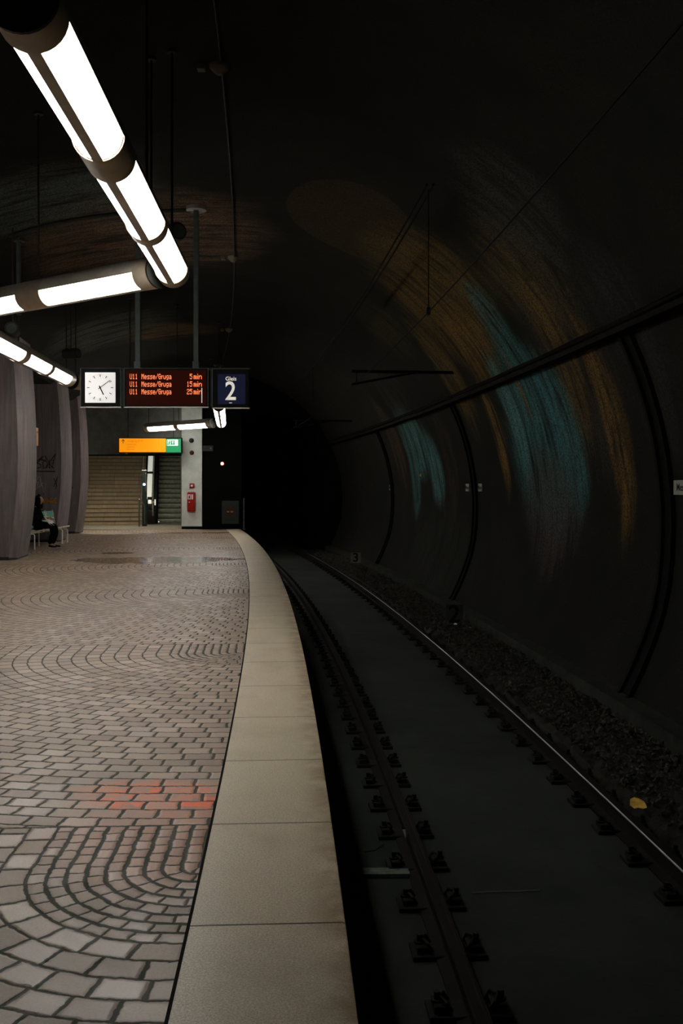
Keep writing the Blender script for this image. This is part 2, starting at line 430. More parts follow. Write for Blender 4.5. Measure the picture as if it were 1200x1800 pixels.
# ------------------------------------------------------------------ the shell
C0,Z0,RR=-.72,1.1,4.58
def vz(o):
    """ceiling height at offset o"""
    if o>=C0: return Z0+math.sqrt(max(0,RR*RR-(o-C0)**2))
    a=abs(o-C0)/6.2
    return Z0+RR*(max(0,1-a**2.4))**(1/2.4)
def wall_o(z): return C0+math.sqrt(RR*RR-(z-Z0)**2)
right=[]
for i in range(0,61):
    a=PI/2*i/60*1.0
    right.append((C0+RR*math.sin(a),Z0+RR*math.cos(a)))
for z in (.8,.5,.2,-.1,-.4,-.75): 
    right.append((wall_o(z)-max(0,(.3-z))*.11,z))
left=[]
for i in range(0,25):
    o=-5.6+(4.88)*i/25
    left.append((o,vz(o)))
prof=left+right
t=[0.0]
for i in range(1,len(prof)): t.append(t[-1]+math.hypot(prof[i][0]-prof[i-1][0],prof[i][1]-prof[i-1][1]))
tc=t[len(left)]
uvx=[a-tc for a in t]
iw=len(left)+40   # split ceiling / wall
sweep(prof[:iw+1],rng(-4,36.6,.35),'ceiling',M['vault'],uvx=uvx[:iw+1])
sweep(prof[iw:],rng(-4,36.6,.35),'wall_right',M['vault'],uvx=uvx[iw:])
mir=[(-13.8-o,z) for o,z in prof][::-1]
sweep([(-8.2,vz(-5.6)),(-5.6,vz(-5.6))],rng(-4,36.6,.7),'trim_1',M['vault_plain'])
k=len(right)
sweep(mir[:],rng(-4,36.6,.7),'wall_left',M['vault_plain'])
# running tunnel beyond the platform end
tp=[(-.15,-1.0),(-.15,3.0)]+[(1.5-1.65*math.cos(PI*i/16),3.0+1.3*math.sin(PI*i/16)) for i in range(1,16)]+[(3.15,3.0),(3.2,-1.0)]
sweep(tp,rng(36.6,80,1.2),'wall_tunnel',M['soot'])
# headwall between vault and running tunnel
def resample(pr,n):
    d=[0]
    for i in range(1,len(pr)): d.append(d[-1]+math.dist(pr[i],pr[i-1]))
    out=[];j=0
    for k in range(n):
        s=d[-1]*k/(n-1)
        while j<len(pr)-2 and d[j+1]<s: j+=1
        f=(s-d[j])/(d[j+1]-d[j]); out.append((pr[j][0]+(pr[j+1][0]-pr[j][0])*f,pr[j][1]+(pr[j+1][1]-pr[j][1])*f))
    return out
A=resample([(-.15,-1),(-.15,5.66)]+[p for p in right],60); B=resample(tp,60)
mb=MB(); mb.add([P(o,36.6,z) for o,z in A+B],[(i,i+1,61+i,60+i) for i in range(59)])
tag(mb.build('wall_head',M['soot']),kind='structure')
# dark ribs round the vault
def rib(Yc):
    mb=MB()
    idx=[i for i in range(len(prof)) if prof[i][0]>3.1 and prof[i][1]<3.2]
    for sy,(w,th) in enumerate(((.30,.012),(.06,.05),(.06,.05))):
        y0=Yc-w/2 if sy==0 else (Yc-.16 if sy==1 else Yc+.09)
        vs=[]
        for i in idx:
            o,z=prof[i]; dx=o-C0; dz=z-Z0; L=math.hypot(dx,dz); nx,nz=dx/L,dz/L
            for (y,q) in ((y0,.02),(y0,-th),(y0+w,-th),(y0+w,.02)):
                vs.append(P(o+nx*q,y,z+nz*q))
        n=len(idx)
        mb.add(vs,[(4*i+k,4*i+(k+1)%4,4*i+4+(k+1)%4,4*i+4+k) for i in range(n-1) for k in range(4)]+[(0,1,2,3),(4*n-1,4*n-2,4*n-3,4*n-4)])
    o=mb.build('trim_2',M['ribdark'],smooth=False); tag(o,kind='structure')
M['ribdark']=mat('dark_steel_rib',(.003,.003,.003),.8,.0,.3,spec=.1)
for Yc in (10.1,18.8,27.65): rib(Yc)
# platform floor
Ys=rng(-3,36.0,.3)
offs=[-.545-.5*i for i in range(0,34)]
o=sweep([(a,0.0) for a in offs][::-1],Ys,'floor',M['pavers'],uvx=offs[::-1])
# hall floor behind the end wall
M['hallfloor']=plaster('hall_floor',(.15,.135,.11),(.20,.18,.15))
mb=MB(); mb.box(-12.2,-5.2,35.6,41.3,-.15,-.004); tag(mb.build('floor_hall',M['hallfloor']),kind='structure')
# granite edge strip, overhanging lip
pr=[(-.535,0.0),(-.012,0.0),(-.003,-.004),(0,-.014),(0,-.115),(-.01,-.12),(-.535,-.12)]
sweep(pr,rng(-3,36.0,.3),'trim_3',M['granite'],uvx=[-.535,-.012,-.006,0,0,-.01,-.535])
mb=MB()
sweep([(-.5455,-.01),(-.5455,.0015),(-.534,.0015),(-.534,-.01)],rng(-3,36.0,.3),'trim_4',M['cable'])
# platform wall below
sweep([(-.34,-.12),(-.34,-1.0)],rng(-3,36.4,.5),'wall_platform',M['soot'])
# track slab
ZR=-.73; ZS=-.885
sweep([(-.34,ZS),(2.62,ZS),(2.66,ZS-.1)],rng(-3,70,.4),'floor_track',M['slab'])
# kerb beside the wall foot
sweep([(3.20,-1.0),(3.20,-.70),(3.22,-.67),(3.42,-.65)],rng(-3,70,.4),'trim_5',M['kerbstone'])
# ballast bed with loose stones
mb=MB(); vs=[];n=14;YY=rng(-1,36.3,.14)
for Y in YY:
    for i in range(n):
        a=2.30+(3.21-2.30)*i/(n-1)
        z=-.845+.05*noise.noise(Vector((a*9,Y*9,0)))+.06*math.sin(PI*i/(n-1))
        if i==0: z=-.93
        vs.append(P(a,Y,z))
mb.add(vs,[(j*n+i,j*n+i+1,(j+1)*n+i+1,(j+1)*n+i) for j in range(len(YY)-1) for i in range(n-1)])
mb.cur=1
tet=[(1,0,0),(-1,0,0),(0,1,0),(0,-1,0),(0,0,1),(0,0,-1)]
tf=[(0,2,4),(2,1,4),(1,3,4),(3,0,4),(2,0,5),(1,2,5),(3,1,5),(0,3,5)]
for k in range(9000):
    Y=2.5+(R.random()**1.3)*32; a=R.uniform(2.42,3.19)
    c=P(a,Y,-.80+R.uniform(-.01,.03)); s=R.uniform(.016,.034)
    rot=Matrix.Rotation(R.uniform(0,6.28),3,Vector((R.random(),R.random(),R.random()+.1)).normalized())
    mb.add([c+rot@Vector((x*s*R.uniform(.7,1.3),y*s*R.uniform(.7,1.3),z*s*R.uniform(.5,1))) for x,y,z in tet],tf)
M['stones']=mat('loose_ballast_stone',(.042,.040,.032),.9,0,.8,14)
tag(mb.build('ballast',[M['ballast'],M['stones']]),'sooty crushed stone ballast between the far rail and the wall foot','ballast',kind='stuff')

# ------------------------------------------------------------------ rails and fasteners
def fastener_mesh():
    mb=MB()
    mb.bbox(-.19,.19,-.085,.085,0,.028,.006)
    for s in (-1,1):
        mb.bbox(s*.13-.035,s*.13+.035,-.06,.06,.026,.062,.008)
        mb.tube([(s*.085,-.05,.04),(s*.11,-.055,.075),(s*.135,0,.085),(s*.11,.055,.075),(s*.085,.05,.04)],.009,6)
        mb.cyl((s*.145,0,.05),(s*.145,0,.105),.016,6)
        mb.cyl((s*.145,0,.06),(s*.145,0,.072),.028,8)
    return mb
fm=None
def make_rail(off,label):
    global fm
    base=P(off,3,ZR-.155)
    e=empty('rail',base,0,label,'rail','the two running rails')
    pf=[(-.07,-.155),(.07,-.155),(.07,-.143),(.012,-.125),(.010,-.045),(.034,-.036),(.036,-.008),(.028,-.001),(-.028,-.001),(-.036,-.008),(-.034,-.036),(-.010,-.045),(-.012,-.125),(-.07,-.143)]
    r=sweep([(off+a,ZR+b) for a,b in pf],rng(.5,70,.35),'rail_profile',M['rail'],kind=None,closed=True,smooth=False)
    r.parent=e; r.matrix_parent_inverse=Matrix.Translation(-base)
    # bright running surface, inner edge of the head
    s=-1 if off>1.4 else 1
    r=sweep([(off+s*.0372,ZR-.009),(off+s*.0350,ZR-.004),(off+s*(.0305 if off>1.4 else .010),ZR+.0006)],rng(.5,70,.35),'running_surface',M['railhead'] if off>1.4 else M['railside'],kind=None,smooth=False)
    r['label']='polished line on the rail head' if off>1.4 else 'brown edge of the rail head'
    r.parent=e; r.matrix_parent_inverse=Matrix.Translation(-base)
    Y=3.33; first=True; cnt=0
    while cnt<92:
        al,rt=frame(Y); p=P(off,Y,ZS)
        if fm is None:
            ob=fastener_mesh().build('rail_fastener',M['fast']); fm=ob.data
        else:
            ob=bpy.data.objects.new('rail_fastener',fm); col.objects.link(ob)
        ob.location=p-base; ob.rotation_euler=(0,0,math.atan2(rt.y,rt.x)); ob.parent=e
        Y+=.575; cnt+=1
make_rail(.62,'rusty steel running rail nearer the platform, on black clamps')
make_rail(2.135,'running rail farther from the platform, with a thin shining head beside the ballast')

# ------------------------------------------------------------------ overhead line, cables on the wall
mb=MB(); mb.tube([P(1.385,Y,3.37) for Y in rng(1,34,1.5)],.0075,6)
cw=empty('contact_wire',P(1.385,10.5,3.37),0,'thin overhead contact wire running above the track','wire')
ob=mb.build('wire',M['cable']); ob.parent=cw; ob.matrix_parent_inverse=Matrix.Translation(-cw.location)
for Y in (10.5,26.0):
    mb=MB(); mb.cyl(P(1.385,Y,3.37),P(1.385,Y,4.68),.006,6); mb.bbox(-.02,.02,-.03,.03,-.03,.05,.008,Matrix.Translation(P(1.385,Y,3.37)))
    ob=mb.build('dropper',M['cable']); ob.parent=cw; ob.matrix_parent_inverse=Matrix.Translation(-cw.location)
mb=MB()
for d in (-.035,.035): mb.tube([P(1.385+d,Y,4.70) for Y in rng(10.4,34,1.5)],.014,6)
tag(mb.build('support_wire',M['cable']),'twin heavy wire above the contact wire, under the vault crown','wire')
for i,(Y,l) in enumerate(((17.6,'dark bracket arm reaching from the wall ledge to the overhead wire'),(30.5,'far dark bracket arm of the overhead wire, deep in the tunnel'))):
    e=empty('bracket_arm',P(wall_o(3.5),Y,3.5),0,l,'bracket')
    b=e.location
    mb=MB(); mb.tube([P(wall_o(3.57)+.02,Y,3.57),P(1.3,Y,3.57)],.028,8)
    ob=mb.build('arm',M['cable'],e); ob.matrix_parent_inverse=Matrix.Translation(-b)
    mb=MB(); mb.tube([P(2.5,Y,3.57),P(1.3,Y,3.34)],.02,8); mb.tube([P(1.385,Y,3.57),P(1.385,Y,3.38)],.01,6)
    ob=mb.build('stay',M['cable'],e); ob.matrix_parent_inverse=Matrix.Translation(-b)
# cable ledge with cables
def cable(oo,z,r,name,label):
    mb=MB(); mb.tube([P(oo,Y,z-.012*abs(math.sin(Y*1.1))) for Y in rng(2,36,.5)],r,8)
    return tag(mb.build(name,M['cable'],smooth=True),label,'cable',None)
oL=wall_o(3.15)
sweep([(oL+.02,3.10),(oL-.16,3.08),(oL-.16,3.14),(oL-.145,3.14),(oL-.145,3.10),(oL+.02,3.12)],rng(2,36,.5),'trim_6',M['cable'])
cable(oL-.06,3.15,.032,'power_cable','thick black cable lying on the wall ledge, lowest of the three')
cable(oL-.125,3.20,.025,'power_cable','black cable hanging on the outer lip of the wall ledge')
cable(oL-.05,3.25,.022,'power_cable','thin black cable pinned above the wall ledge')
# conduit on the crown with fittings
ccab=empty('ceiling_conduit',P(-.78,9.9,vz(-.78)),0,'thin pale conduit with round junction boxes along the crown of the vault','conduit'); cb=ccab.location
mb=MB(); mb.tube([P(-.78,Y,vz(-.78)-.02) for Y in rng(3,36,1.0)],.011,8)
ob=mb.build('tube',M['dark_steel'],ccab); ob.matrix_parent_inverse=Matrix.Translation(-cb)
for Y in (9.9,18.1,26.3,34.0):
    c=P(-.80,Y,vz(-.8))
    mb=MB(); mb.tube([c,c-Vector((0,0,.03)),c-Vector((0,0,.05)),c-Vector((0,0,.075)),c-Vector((0,0,.10))],[.10,.10,.085,.06,.03],18)
    mb.bbox(-.22,-.14,-.05,.05,-.06,0.01,.01,Matrix.Translation(c))
    ob=mb.build('junction_box',M['beige'],ccab,True); ob.matrix_parent_inverse=Matrix.Translation(-cb)
# curved conduit across the vault
mb=MB(); mb.tube([P(a,15.0,vz(a)-.03) for a in rng(-4.05,-1.25,.2)],.03,8)
tag(mb.build('cross_conduit',M['dark_steel'],smooth=True),'dark conduit curving across the vault to the head of the hanging pole','conduit')

# ------------------------------------------------------------------ strip lights
ZL=3.58; RL=.155
def arc(y,r,a0,a1,n): # angle 0 = down
    return [(r*math.sin(a0+(a1-a0)*i/n),y,-r*math.cos(a0+(a1-a0)*i/n)) for i in range(n+1)]
def shell(mb,y0,y1,r,a0,a1,n,th=.006,steps=1):
    A=arc(y0,r,a0,a1,n);B=arc(y1,r,a0,a1,n);C=arc(y0,r-th,a0,a1,n);D=arc(y1,r-th,a0,a1,n)
    m=n+1
    fs=[]
    for i in range(n):
        fs+=[(i,i+1,m+i+1,m+i),(2*m+i+1,2*m+i,3*m+i,3*m+i+1),(i+1,i,2*m+i,2*m+i+1),(m+i,m+i+1,3*m+i+1,3*m+i)]
    fs+=[(0,m,3*m,2*m),(n,2*m+n,3*m+n,m+n)]
    mb.add(A+B+C+D,fs)
SEG=1.46
def make_light():
    e=empty('strip_light',(0,0,0))
    mb=MB(); shell(mb,0,SEG,RL,math.radians(88),math.radians(272),20,.02); mb.build('housing',M['housing'],e,True)
    for a0,a1 in ((10.5,88),(-88,-10.5)):
        mb=MB(); shell(mb,.0,SEG,RL-.012,math.radians(a0),math.radians(a1),12,.004); mb.build('diffuser',M['lamp'],e,True)
    mb=MB(); shell(mb,0,SEG,RL,math.radians(-11.5),math.radians(11.5),4,.03); mb.build('spine',M['housing'],e,True)
    return e
PROTO=make_light()
used=[False]
def collar(name,L,e=None):
    mb=MB()
    n=28
    pts=[(0,RL-.004),(.002,RL+.002),(L-.002,RL+.002),(L,RL-.004)]
    mb.tube([(0,y,0) for y,r in pts],[r for y,r in pts],n,False)
    mb.tube([(0,L,0),(0,0,0)],[RL-.03,RL-.03],n,True)
    return mb
def place_seg(x,y,dx,dy,label):
    if used[0]: e=copy_tree(PROTO)
    else: e=PROTO; used[0]=True
    e.location=(x,y,ZL); e.rotation_euler=(0,0,math.atan2(-dx,dy)); tag(e,label,'light','tubular strip lights of the zigzag run')
    return e
def place_collar(x,y,dx,dy,L,label,disc=False,rod=True):
    e=empty('lamp_coupling',(x,y,ZL),math.atan2(-dx,dy),label,'lamp coupling','beige couplings between the strip lights')
    collar('sleeve',L).build('sleeve',M['sleeve'],e,True)
    if disc:
        for yy,s in ((0,1),):
            mb=MB(); mb.tube([(0,-.002,0),(0,.02,0)],[RL+.006,RL+.006],28)
            mb.tube([(0,-.006,0),(0,-.002,0)],[RL*.55,RL*.6],24)
            mb.build('end_disc',M['dark_steel'],e,True)
    if rod:
        mb=MB(); 
        cx=x+dx*L/2; cy=y+dy*L/2
        # ceiling height here
        o=cx-xe(cy); o*=.99
        h=vz(o)-ZL if o>-6 else 1.0
        mb.cyl((0,L/2,RL),(0,L/2,h+.02),.011,8); mb.cyl((0,L/2,h-.03),(0,L/2,h+.02),.05,12)
        mb.build('hanger_rod',M['dark_steel'],e)
    return e
def run(x,y,dx,dy,n,gaps,labs,end0=.22,end1=.22,rodset=(0,)):
    L=math.hypot(dx,dy); dx/=L; dy/=L
    s=-end0
    place_collar(x+dx*s,y+dy*s,dx,dy,end0,labs[0],True,True)
    s=0
    for i in range(n):
        place_seg(x+dx*s,y+dy*s,dx,dy,labs[1+2*i]); s+=SEG
        g=gaps[i] if i<n-1 else end1
        place_collar(x+dx*s,y+dy*s,dx,dy,g,labs[2+2*i],False,(i in rodset or i==n-1)); s+=g
    return (x+dx*s,y+dy*s)
run(-1.365,4.42,-.245,4.95,3,(.42,.19),[
 'beige round end cap of the nearest lamp run, at the top left corner',
 'largest and nearest glowing twin strip light, upper left',
 'wide beige coupling between the nearest and the second strip light',
 'second strip light of the nearest run, middle of its three',
 'narrow coupling ring between the second and third strip light',
 'third strip light of the nearest run, ending at the corner',
 'beige corner sleeve where the nearest run meets the crosswise run'],end1=.20,rodset=(1,))
run(-1.93,9.72,-1.14,.86,3,(.42,.42),[
 'coupling at the right end of the crosswise run, tucked at the corner',
 'strip light lying crosswise, its end near the corner of the first run',
 'beige coupling between the two crosswise strip lights',
 'crosswise strip light cut by the left edge of the photo',
 'coupling out at the left of the crosswise run',
 'leftmost strip light of the first crosswise run','left end coupling of the first crosswise run'],rodset=(0,))
run(-4.87,13.75,-.33,5.1,3,(.30,.22),[
 'near end cap of the middle lamp run by the left edge',
 'nearest strip light of the small run above the first pillar',
 'dark coupling between first and second lights of the run above the pillar',
 'middle strip light of the run left of the clock',
 'coupling between second and third lights of the run left of the clock',
 'strip light of the left run nearest the clock',
 'beige sleeve at the end of the run, beside the clock'],end1=.35)
run(-5.16,19.62,1.5,3.0,2,(.2,),[
 'end cap of the lamp run hidden behind the clock',
 'first strip light passing behind the clock','coupling behind the clock',
 'strip light behind the departure board','far coupling behind the departure board'])
run(-3.12,25.3,-.80,7.2,4,(.3,.3,.3),[
 'end cap of the far run seen end-on below the track number',
 'nearest strip light of the far run seen end-on','first coupling of the far run seen end-on',
 'second strip light of the far run seen end-on','second coupling of the far run seen end-on',
 'third strip light of the far run seen end-on','third coupling of the far run seen end-on',
 'fourth strip light of the far run seen end-on','last coupling of the far run seen end-on'])
run(-4.30,32.25,-1.6,1.5,2,(.22,),[
 'right end coupling of the crosswise run above the escalator',
 'right strip light of the pair above the orange sign',
 'coupling between the two strip lights above the orange sign',
 'left strip light of the pair above the orange sign',
 'left end coupling of the pair above the orange sign'])
# loudspeakers hung in the vault
def speaker(x,y,z,rz,label):
    e=empty('loudspeaker',(x,y,z),rz,label,'loudspeaker','hanging loudspeakers')
    mb=MB(); mb.tube([(0,.16,0),(0,.14,0),(0,-.14,0),(0,-.16,0)],[.06,.095,.10,.09],18); mb.build('body',M['dark_steel'],e,True)
    mb=MB(); mb.tube([(0,-.163,0),(0,-.158,0)],[.07,.075],18); mb.build('grille',M['frame'],e)
    o=(x-xe(y))*.99
    mb=MB(); mb.cyl((0,0,.09),(0,0,vz(o)-z+.02),.01,6); mb.build('hanger_rod',M['dark_steel'],e)
speaker(-1.80,10.6,4.2,.6,'dark round loudspeaker above the corner of the nearest lamp run')
speaker(-4.75,14.4,3.78,.2,'round loudspeaker above the small run at the left edge')
speaker(-5.05,18.6,4.0,1.2,'dark loudspeaker hanging above left of the clock')
# hanging pole left
mb=MB(); mb.cyl((-4.86,15.0,vz(-4.0)),(-4.86,15.0,4.1),.035,10); mb.cyl((-4.86,15,vz(-4.0)-.03),(-4.86,15,vz(-4.0)+.02),.09,14)
tag(mb.build('hanging_pole',M['frame']),'short dark pole hanging at the left end of the curved conduit','pole')

# ------------------------------------------------------------------ sign gantry with clock, board and track number
YG=14.7; s=1750/YG
def gx(px): return (px-600)/s
def gz(py): return 1.5+(857-py)/s
gan=empty('sign_gantry',(gx(290),YG,gz(645)),0,'grey gantry of two ceiling poles carrying clock and departure board','sign support')
gb=gan.location
def child(ob,e): ob.parent=e; ob.matrix_parent_inverse=Matrix.Translation(-e.location); return ob
for px in (343,240):
    x=gx(px); y=YG+.10; o=(x-xe(y)); zt=vz(o)
    mb=MB(); mb.box(x-.035,x+.035,y-.035,y+.035,gz(648),zt+.05); child(mb.build('pole',M['frame']),gan)
    mb=MB(); mb.cyl((x,y,zt-.055),(x,y,zt+.03),.15,20); child(mb.build('ceiling_flange',M['grey_steel']),gan)
    mb=MB(); mb.bbox(x-.05,x+.05,y-.05,y+.05,gz(648),gz(634),.006); 
    for a in (-.03,.03): mb.cyl((x+a,y-.056,gz(640)),(x+a,y-.045,gz(640)),.01,6)
    child(mb.build('clamp_foot',M['frame']),gan)
mb=MB(); mb.box(gx(143),gx(440),YG+.06,YG+.14,gz(650),gz(646)); child(mb.build('top_rail',M['dark_steel']),gan)
for px in (217,373):
    mb=MB(); mb.box(gx(px)-.018,gx(px)+.018,YG-.08,YG+.09,gz(715),gz(652)); child(mb.build('joint_bar',M['dark_steel']),gan)
def case(name,x0,x1,y0,y1,label,cat,rightedge=True):
    e=empty(name,(gx((x0+x1)/2),YG,gz(y1)),0,label,cat); X0,X1,Z0_,Z1=gx(x0),gx(x1),gz(y1),gz(y0)
    mb=MB(); mb.bbox(X0,X1,YG-.09,YG+.06,Z0_,Z1,.008); child(mb.build('case',M['black']),e)
    mb=MB()
    mb.box(X0-.006,X1+.006,YG-.097,YG-.083,Z0_-.010,Z0_+.006)
    child(mb.build('lower_edge',M['alu']),e)
    mb=MB()
    mb.box(X0-.006,X0+.006,YG-.097,YG-.083,Z0_,Z1)
    if rightedge: mb.box(X1-.006,X1+.006,YG-.097,YG-.083,Z0_,Z1)
    mb.box(X0,X1,YG-.097,YG-.083,Z1-.004,Z1+.004)
    child(mb.build('side_edge',M['frame']),e)
    return e,X0,X1,Z0_,Z1
yf=YG-.091
e,X0,X1,ZA,ZB=case('station_clock',144.5,214.5,648.5,716.5,'square station clock with white dial showing about nine past five','clock')
cx,cz=gx(179),gz(682.5); hw=.222
mb=MB(); mb.bbox(cx-hw,cx+hw,yf-.012,yf,cz-hw,cz+hw,.004); child(mb.build('dial',M['clockface']),e)
mb=MB()
for i in range(60):
    a=2*PI*i/60; big=i%5==0
    L=.040 if big else .012; w=.0055 if big else .0022; ro=.195
    M4=Matrix.Translation((cx,yf-.014,cz))@Matrix.Rotation(a,4,'Y')
    mb.box(-w,w,-.001,.001,ro-L,ro,M4)
child(mb.build('hour_marks',M['black']),e)
def hand(nm,a,L,t,w):
    mb=MB(); M4=Matrix.Translation((cx,yf-.02,cz))@Matrix.Rotation(a,4,'Y'); mb.box(-w,w,-.0015,.0015,-t,L,M4); mb.cyl((cx,yf-.022,cz),(cx,yf-.014,cz),.012,12); child(mb.build(nm,M['black']),e)
hand('minute_hand',2*PI*9/60,.185,.035,.0050); hand('hour_hand',2*PI*(5+9/60)/12,.118,.03,.0085)
# departure board
e,X0,X1,ZA,ZB=case('departure_board',220.5,367,648.5,716.5,'black departure board with three rows of glowing red text','display')
mb=MB(); mb.box(X0+.03,X1-.03,yf-.004,yf,ZA+.03,ZB-.03); child(mb.build('led_panel',M['ledoff']),e)
FONT={'U':['10001']*6+['01110'],'1':['00100','01100','00100','00100','00100','00100','01110'],
'M':['10001','11011','10101','10101','10001','10001','10001'],'e':['00000','00000','01110','10001','11111','10000','01110'],
's':['00000','00000','01111','10000','01110','00001','11110'],'/':['00001','00001','00010','00100','01000','10000','10000'],
'G':['01110','10001','10000','10111','10001','10001','01110'],'r':['000','000','101','110','100','100','100'],
'u':['00000','00000','10001','10001','10001','10011','01101'],'g':['00000','00000','01111','10001','10001','01111','00001','01110'],
'a':['00000','00000','01110','00001','01111','10001','01111'],'5':['11111','10000','11110','00001','00001','10001','01110'],
'2':['01110','10001','00001','00110','01000','10000','11111'],'m':['00000','00000','11010','10101','10101','10101','10101'],
'i':['1','0','1','1','1','1','1'],'n':['00000','00000','10110','11001','10001','10001','10001'],' ':['00']*7}
def led(mb,s_,x,z,px,py):
    for ch in s_:
        g=FONT[ch]; w=len(g[0])
        for r_ in range(len(g)):
            for c_ in range(w):
                if g[r_][c_]=='1':
                    a=x+c_*px; b=z-r_*py
                    mb.add([(a,yf-.006,b-py*.86),(a+px*.95,yf-.006,b-py*.86),(a+px*.95,yf-.006,b),(a,yf-.006,b)],[(0,1,2,3)])
        x+=(w+1)*px
    return x
def ledw(s_,px): return sum((len(FONT[c][0])+1)*px for c in s_)-px
for i,(mins,yt) in enumerate((('5',658.5),('15',671.7),('25',684.9))):
    mb=MB(); pz=9.4/7/s
    px=13.5/17/s
    led(mb,'U11',gx(230.5),gz(yt),px,pz)
    px=52.0/(ledw('Messe/Gruga',1))/s
    led(mb,'Messe/Gruga',gx(251),gz(yt),px,pz)
    w=ledw('min',.95/s*1.0); 
    px=14.2/ledw('min',1)/s
    led(mb,'min',gx(342),gz(yt),px,pz)
    px=.86/s
    led(mb,mins,gx(339.5)-ledw(mins,px),gz(yt),px,pz)
    child(mb.build('text_row',M['led']),e)
mb=MB(); mb.box(gx(355.6),gx(356.8),yf-.008,yf-.004,gz(709),gz(683)); ob=child(mb.build('painted_reflection',M['glyphw']),e); ob.name='reflection_stripe'  # glowing bar standing in for a reflection on the board front
# track number
e,X0,X1,ZA,ZB=case('track_number_sign',374.5,439,649.5,718,'dark blue track sign with large white numeral 2 under the word Gleis','sign',False)
mb=MB(); mb.box(gx(384),gx(432),yf-.004,yf,gz(711),gz(659)); child(mb.build('panel',M['navy']),e)
FX=((1,0,0),(0,0,1))
text('Gleis',9.6/s*1.0,plane_mat((gx(407),yf-.006,gz(667.2)),*FX),M['glyphw'],'word',None,bold=.0008).parent=e
bpy.data.objects['word'].matrix_parent_inverse=Matrix.Translation(-e.location)
ob=text('2',46/s,plane_mat((gx(406.5),yf-.006,gz(689.8)),*FX),M['glyphw'],'numeral',None,bold=.004,sx=.88); child(ob,e)
mb=MB(); mb.box(gx(404),gx(409),yf-.006,yf-.003,gz(709.6),gz(708.6)); child(mb.build('small_print',M['glyphw']),e)

# ------------------------------------------------------------------ pillars
def pillar(Y0,Y1,label,tags):
    base=P(-6.9 if Y0>25 else -6.76,(Y0+Y1)/2,0); al,rt=frame((Y0+Y1)/2)
    e=empty('pillar',base,math.atan2(rt.y,rt.x),label,'pillar','concrete pillars along the platform')
    hl=(Y1-Y0)/2; zs=[.16*i for i in range(30)]
    def hw(z): return 1.50+.19*math.sin(PI/2*z/2.1) if z<2.1 else 1.69-.022*(z-2.1)**2
    vs=[];c=.22
    for z in zs:
        w=hw(z)
        pts=[(w,-hl+c),(w,hl-c),(w-c*.6,hl),(-w+c*.6,hl),(-w,hl-c),(-w,-hl+c),(-w+c*.6,-hl),(w-c*.6,-hl)]
        vs+=[(x,y,z) for x,y in pts]
    n=8; fs=[(i*n+k,i*n+(k+1)%n,(i+1)*n+(k+1)%n,(i+1)*n+k) for i in range(len(zs)-1) for k in range(n)]
    mb=MB(); mb.add(vs,fs+[list(range(n))[::-1]]); ob=mb.build('shaft',M['pillar'],e,True)
    mb=MB(); 
    w=1.505; pts=[(w,-hl+c),(w,hl-c),(w-c*.6,hl+.005),(-w,hl+.005),(-w,-hl-.005),(w-c*.6,-hl-.005)]
    mb.prism(pts,.07,Matrix.Identity(4)); mb.build('plinth',M['dark_steel'],e)
    for (x,z,strokes,m_,r_,lab) in tags:
        mb=MB()
        for st in strokes:
            mb.tube([(x+a,-hl-.002,z+b) for a,b in st],r_,5,squash=1)
        g=mb.build('graffiti',M[m_],e); g['label']=lab
    return e
def scrib(n,w,h,seed,lean=.3):
    q=random.Random(seed); out=[]
    for i in range(n):
        x0=w*i/n; st=[]
        for k in range(6):
            st.append((x0+q.uniform(-.1,.9)*w/n*1.4+lean*k*.01,q.uniform(0,h)))
        out.append(st)
    return out
def word(s_,h,w):
    G={'R':[[(0,0),(0,1),(.7,.9),(.7,.6),(0,.5),(.8,0)]],'Z':[[(0,1),(.8,1),(0,0),(.9,0)]],'O':[[(.1,0),(0,.6),(.4,1),(.8,.6),(.6,.1),(.1,0)]],
       'K':[[(0,0),(0,1)],[(.7,1),(0,.45),(.8,0)]],'V':[[(0,1),(.4,0),(.8,1),(0,1)]],'E':[[(.7,1),(0,1),(0,0),(.8,0)],[(0,.5),(.6,.5)]],
       'S':[[(.8,1),(.1,.9),(.1,.55),(.7,.45),(.7,.1),(0,0)]],'N':[[(0,0),(0,1),(.7,0),(.7,1)]],'C':[[(.8,.9),(.2,1),(0,.4),(.2,0),(.8,.1)]],'I':[[(.3,0),(.3,1)]],'X':[[(0,1),(.8,0)],[(.8,1),(0,0)]],'L':[[(0,1),(0,0),(.7,0)]]}
    out=[]
    for i,c in enumerate(s_):
        for st in G[c]: out.append([(i*w+a*w*.9,b*h) for a,b in st])
    return out
pillar(21.15,22.75,'nearest pale concrete pillar at the left edge, in front of the seats',
 [(.55,1.83,word('SZK',.28,.12)+scrib(3,.4,.25,3),'tag_white',.008,'chalk white scribbled tag'),(.70,1.48,word('VR',.22,.13),'tag_white',.006,'faint pinkish scribble')])
def line(p,q,y): return [(p[0],y,p[1]),(q[0],y,q[1])]
pillar(28.2,29.8,'middle concrete pillar behind the seats, covered in tags',
 [(.90,2.03,word('SOR',.24,.17)+[[(-.12,-.08),(.5,-.09)]]+scrib(2,.45,.42,11),'tag_black',.014,'black marker tag'),
  (.56,1.45,word('SEC',.2,.13)+[[(.0,.25),(.35,.4),(.1,.35),(.4,.18)]]+scrib(4,.45,.35,5),'tag_white',.012,'white bubbly tag'),
  (1.04,1.36,word('V',.26,.15),'tag_white',.010,'white triangle scribble'),
  (.74,1.08,word('KONVICE'.replace('V','X'),.12,.105)+scrib(5,.7,.10,9),'tag_orange',.016,'orange sprayed word'),
  (1.36,1.52,word('X',.24,.12)+[[(.05,-.06),(.1,.3)]],'tag_black',.010,'small black mark')])
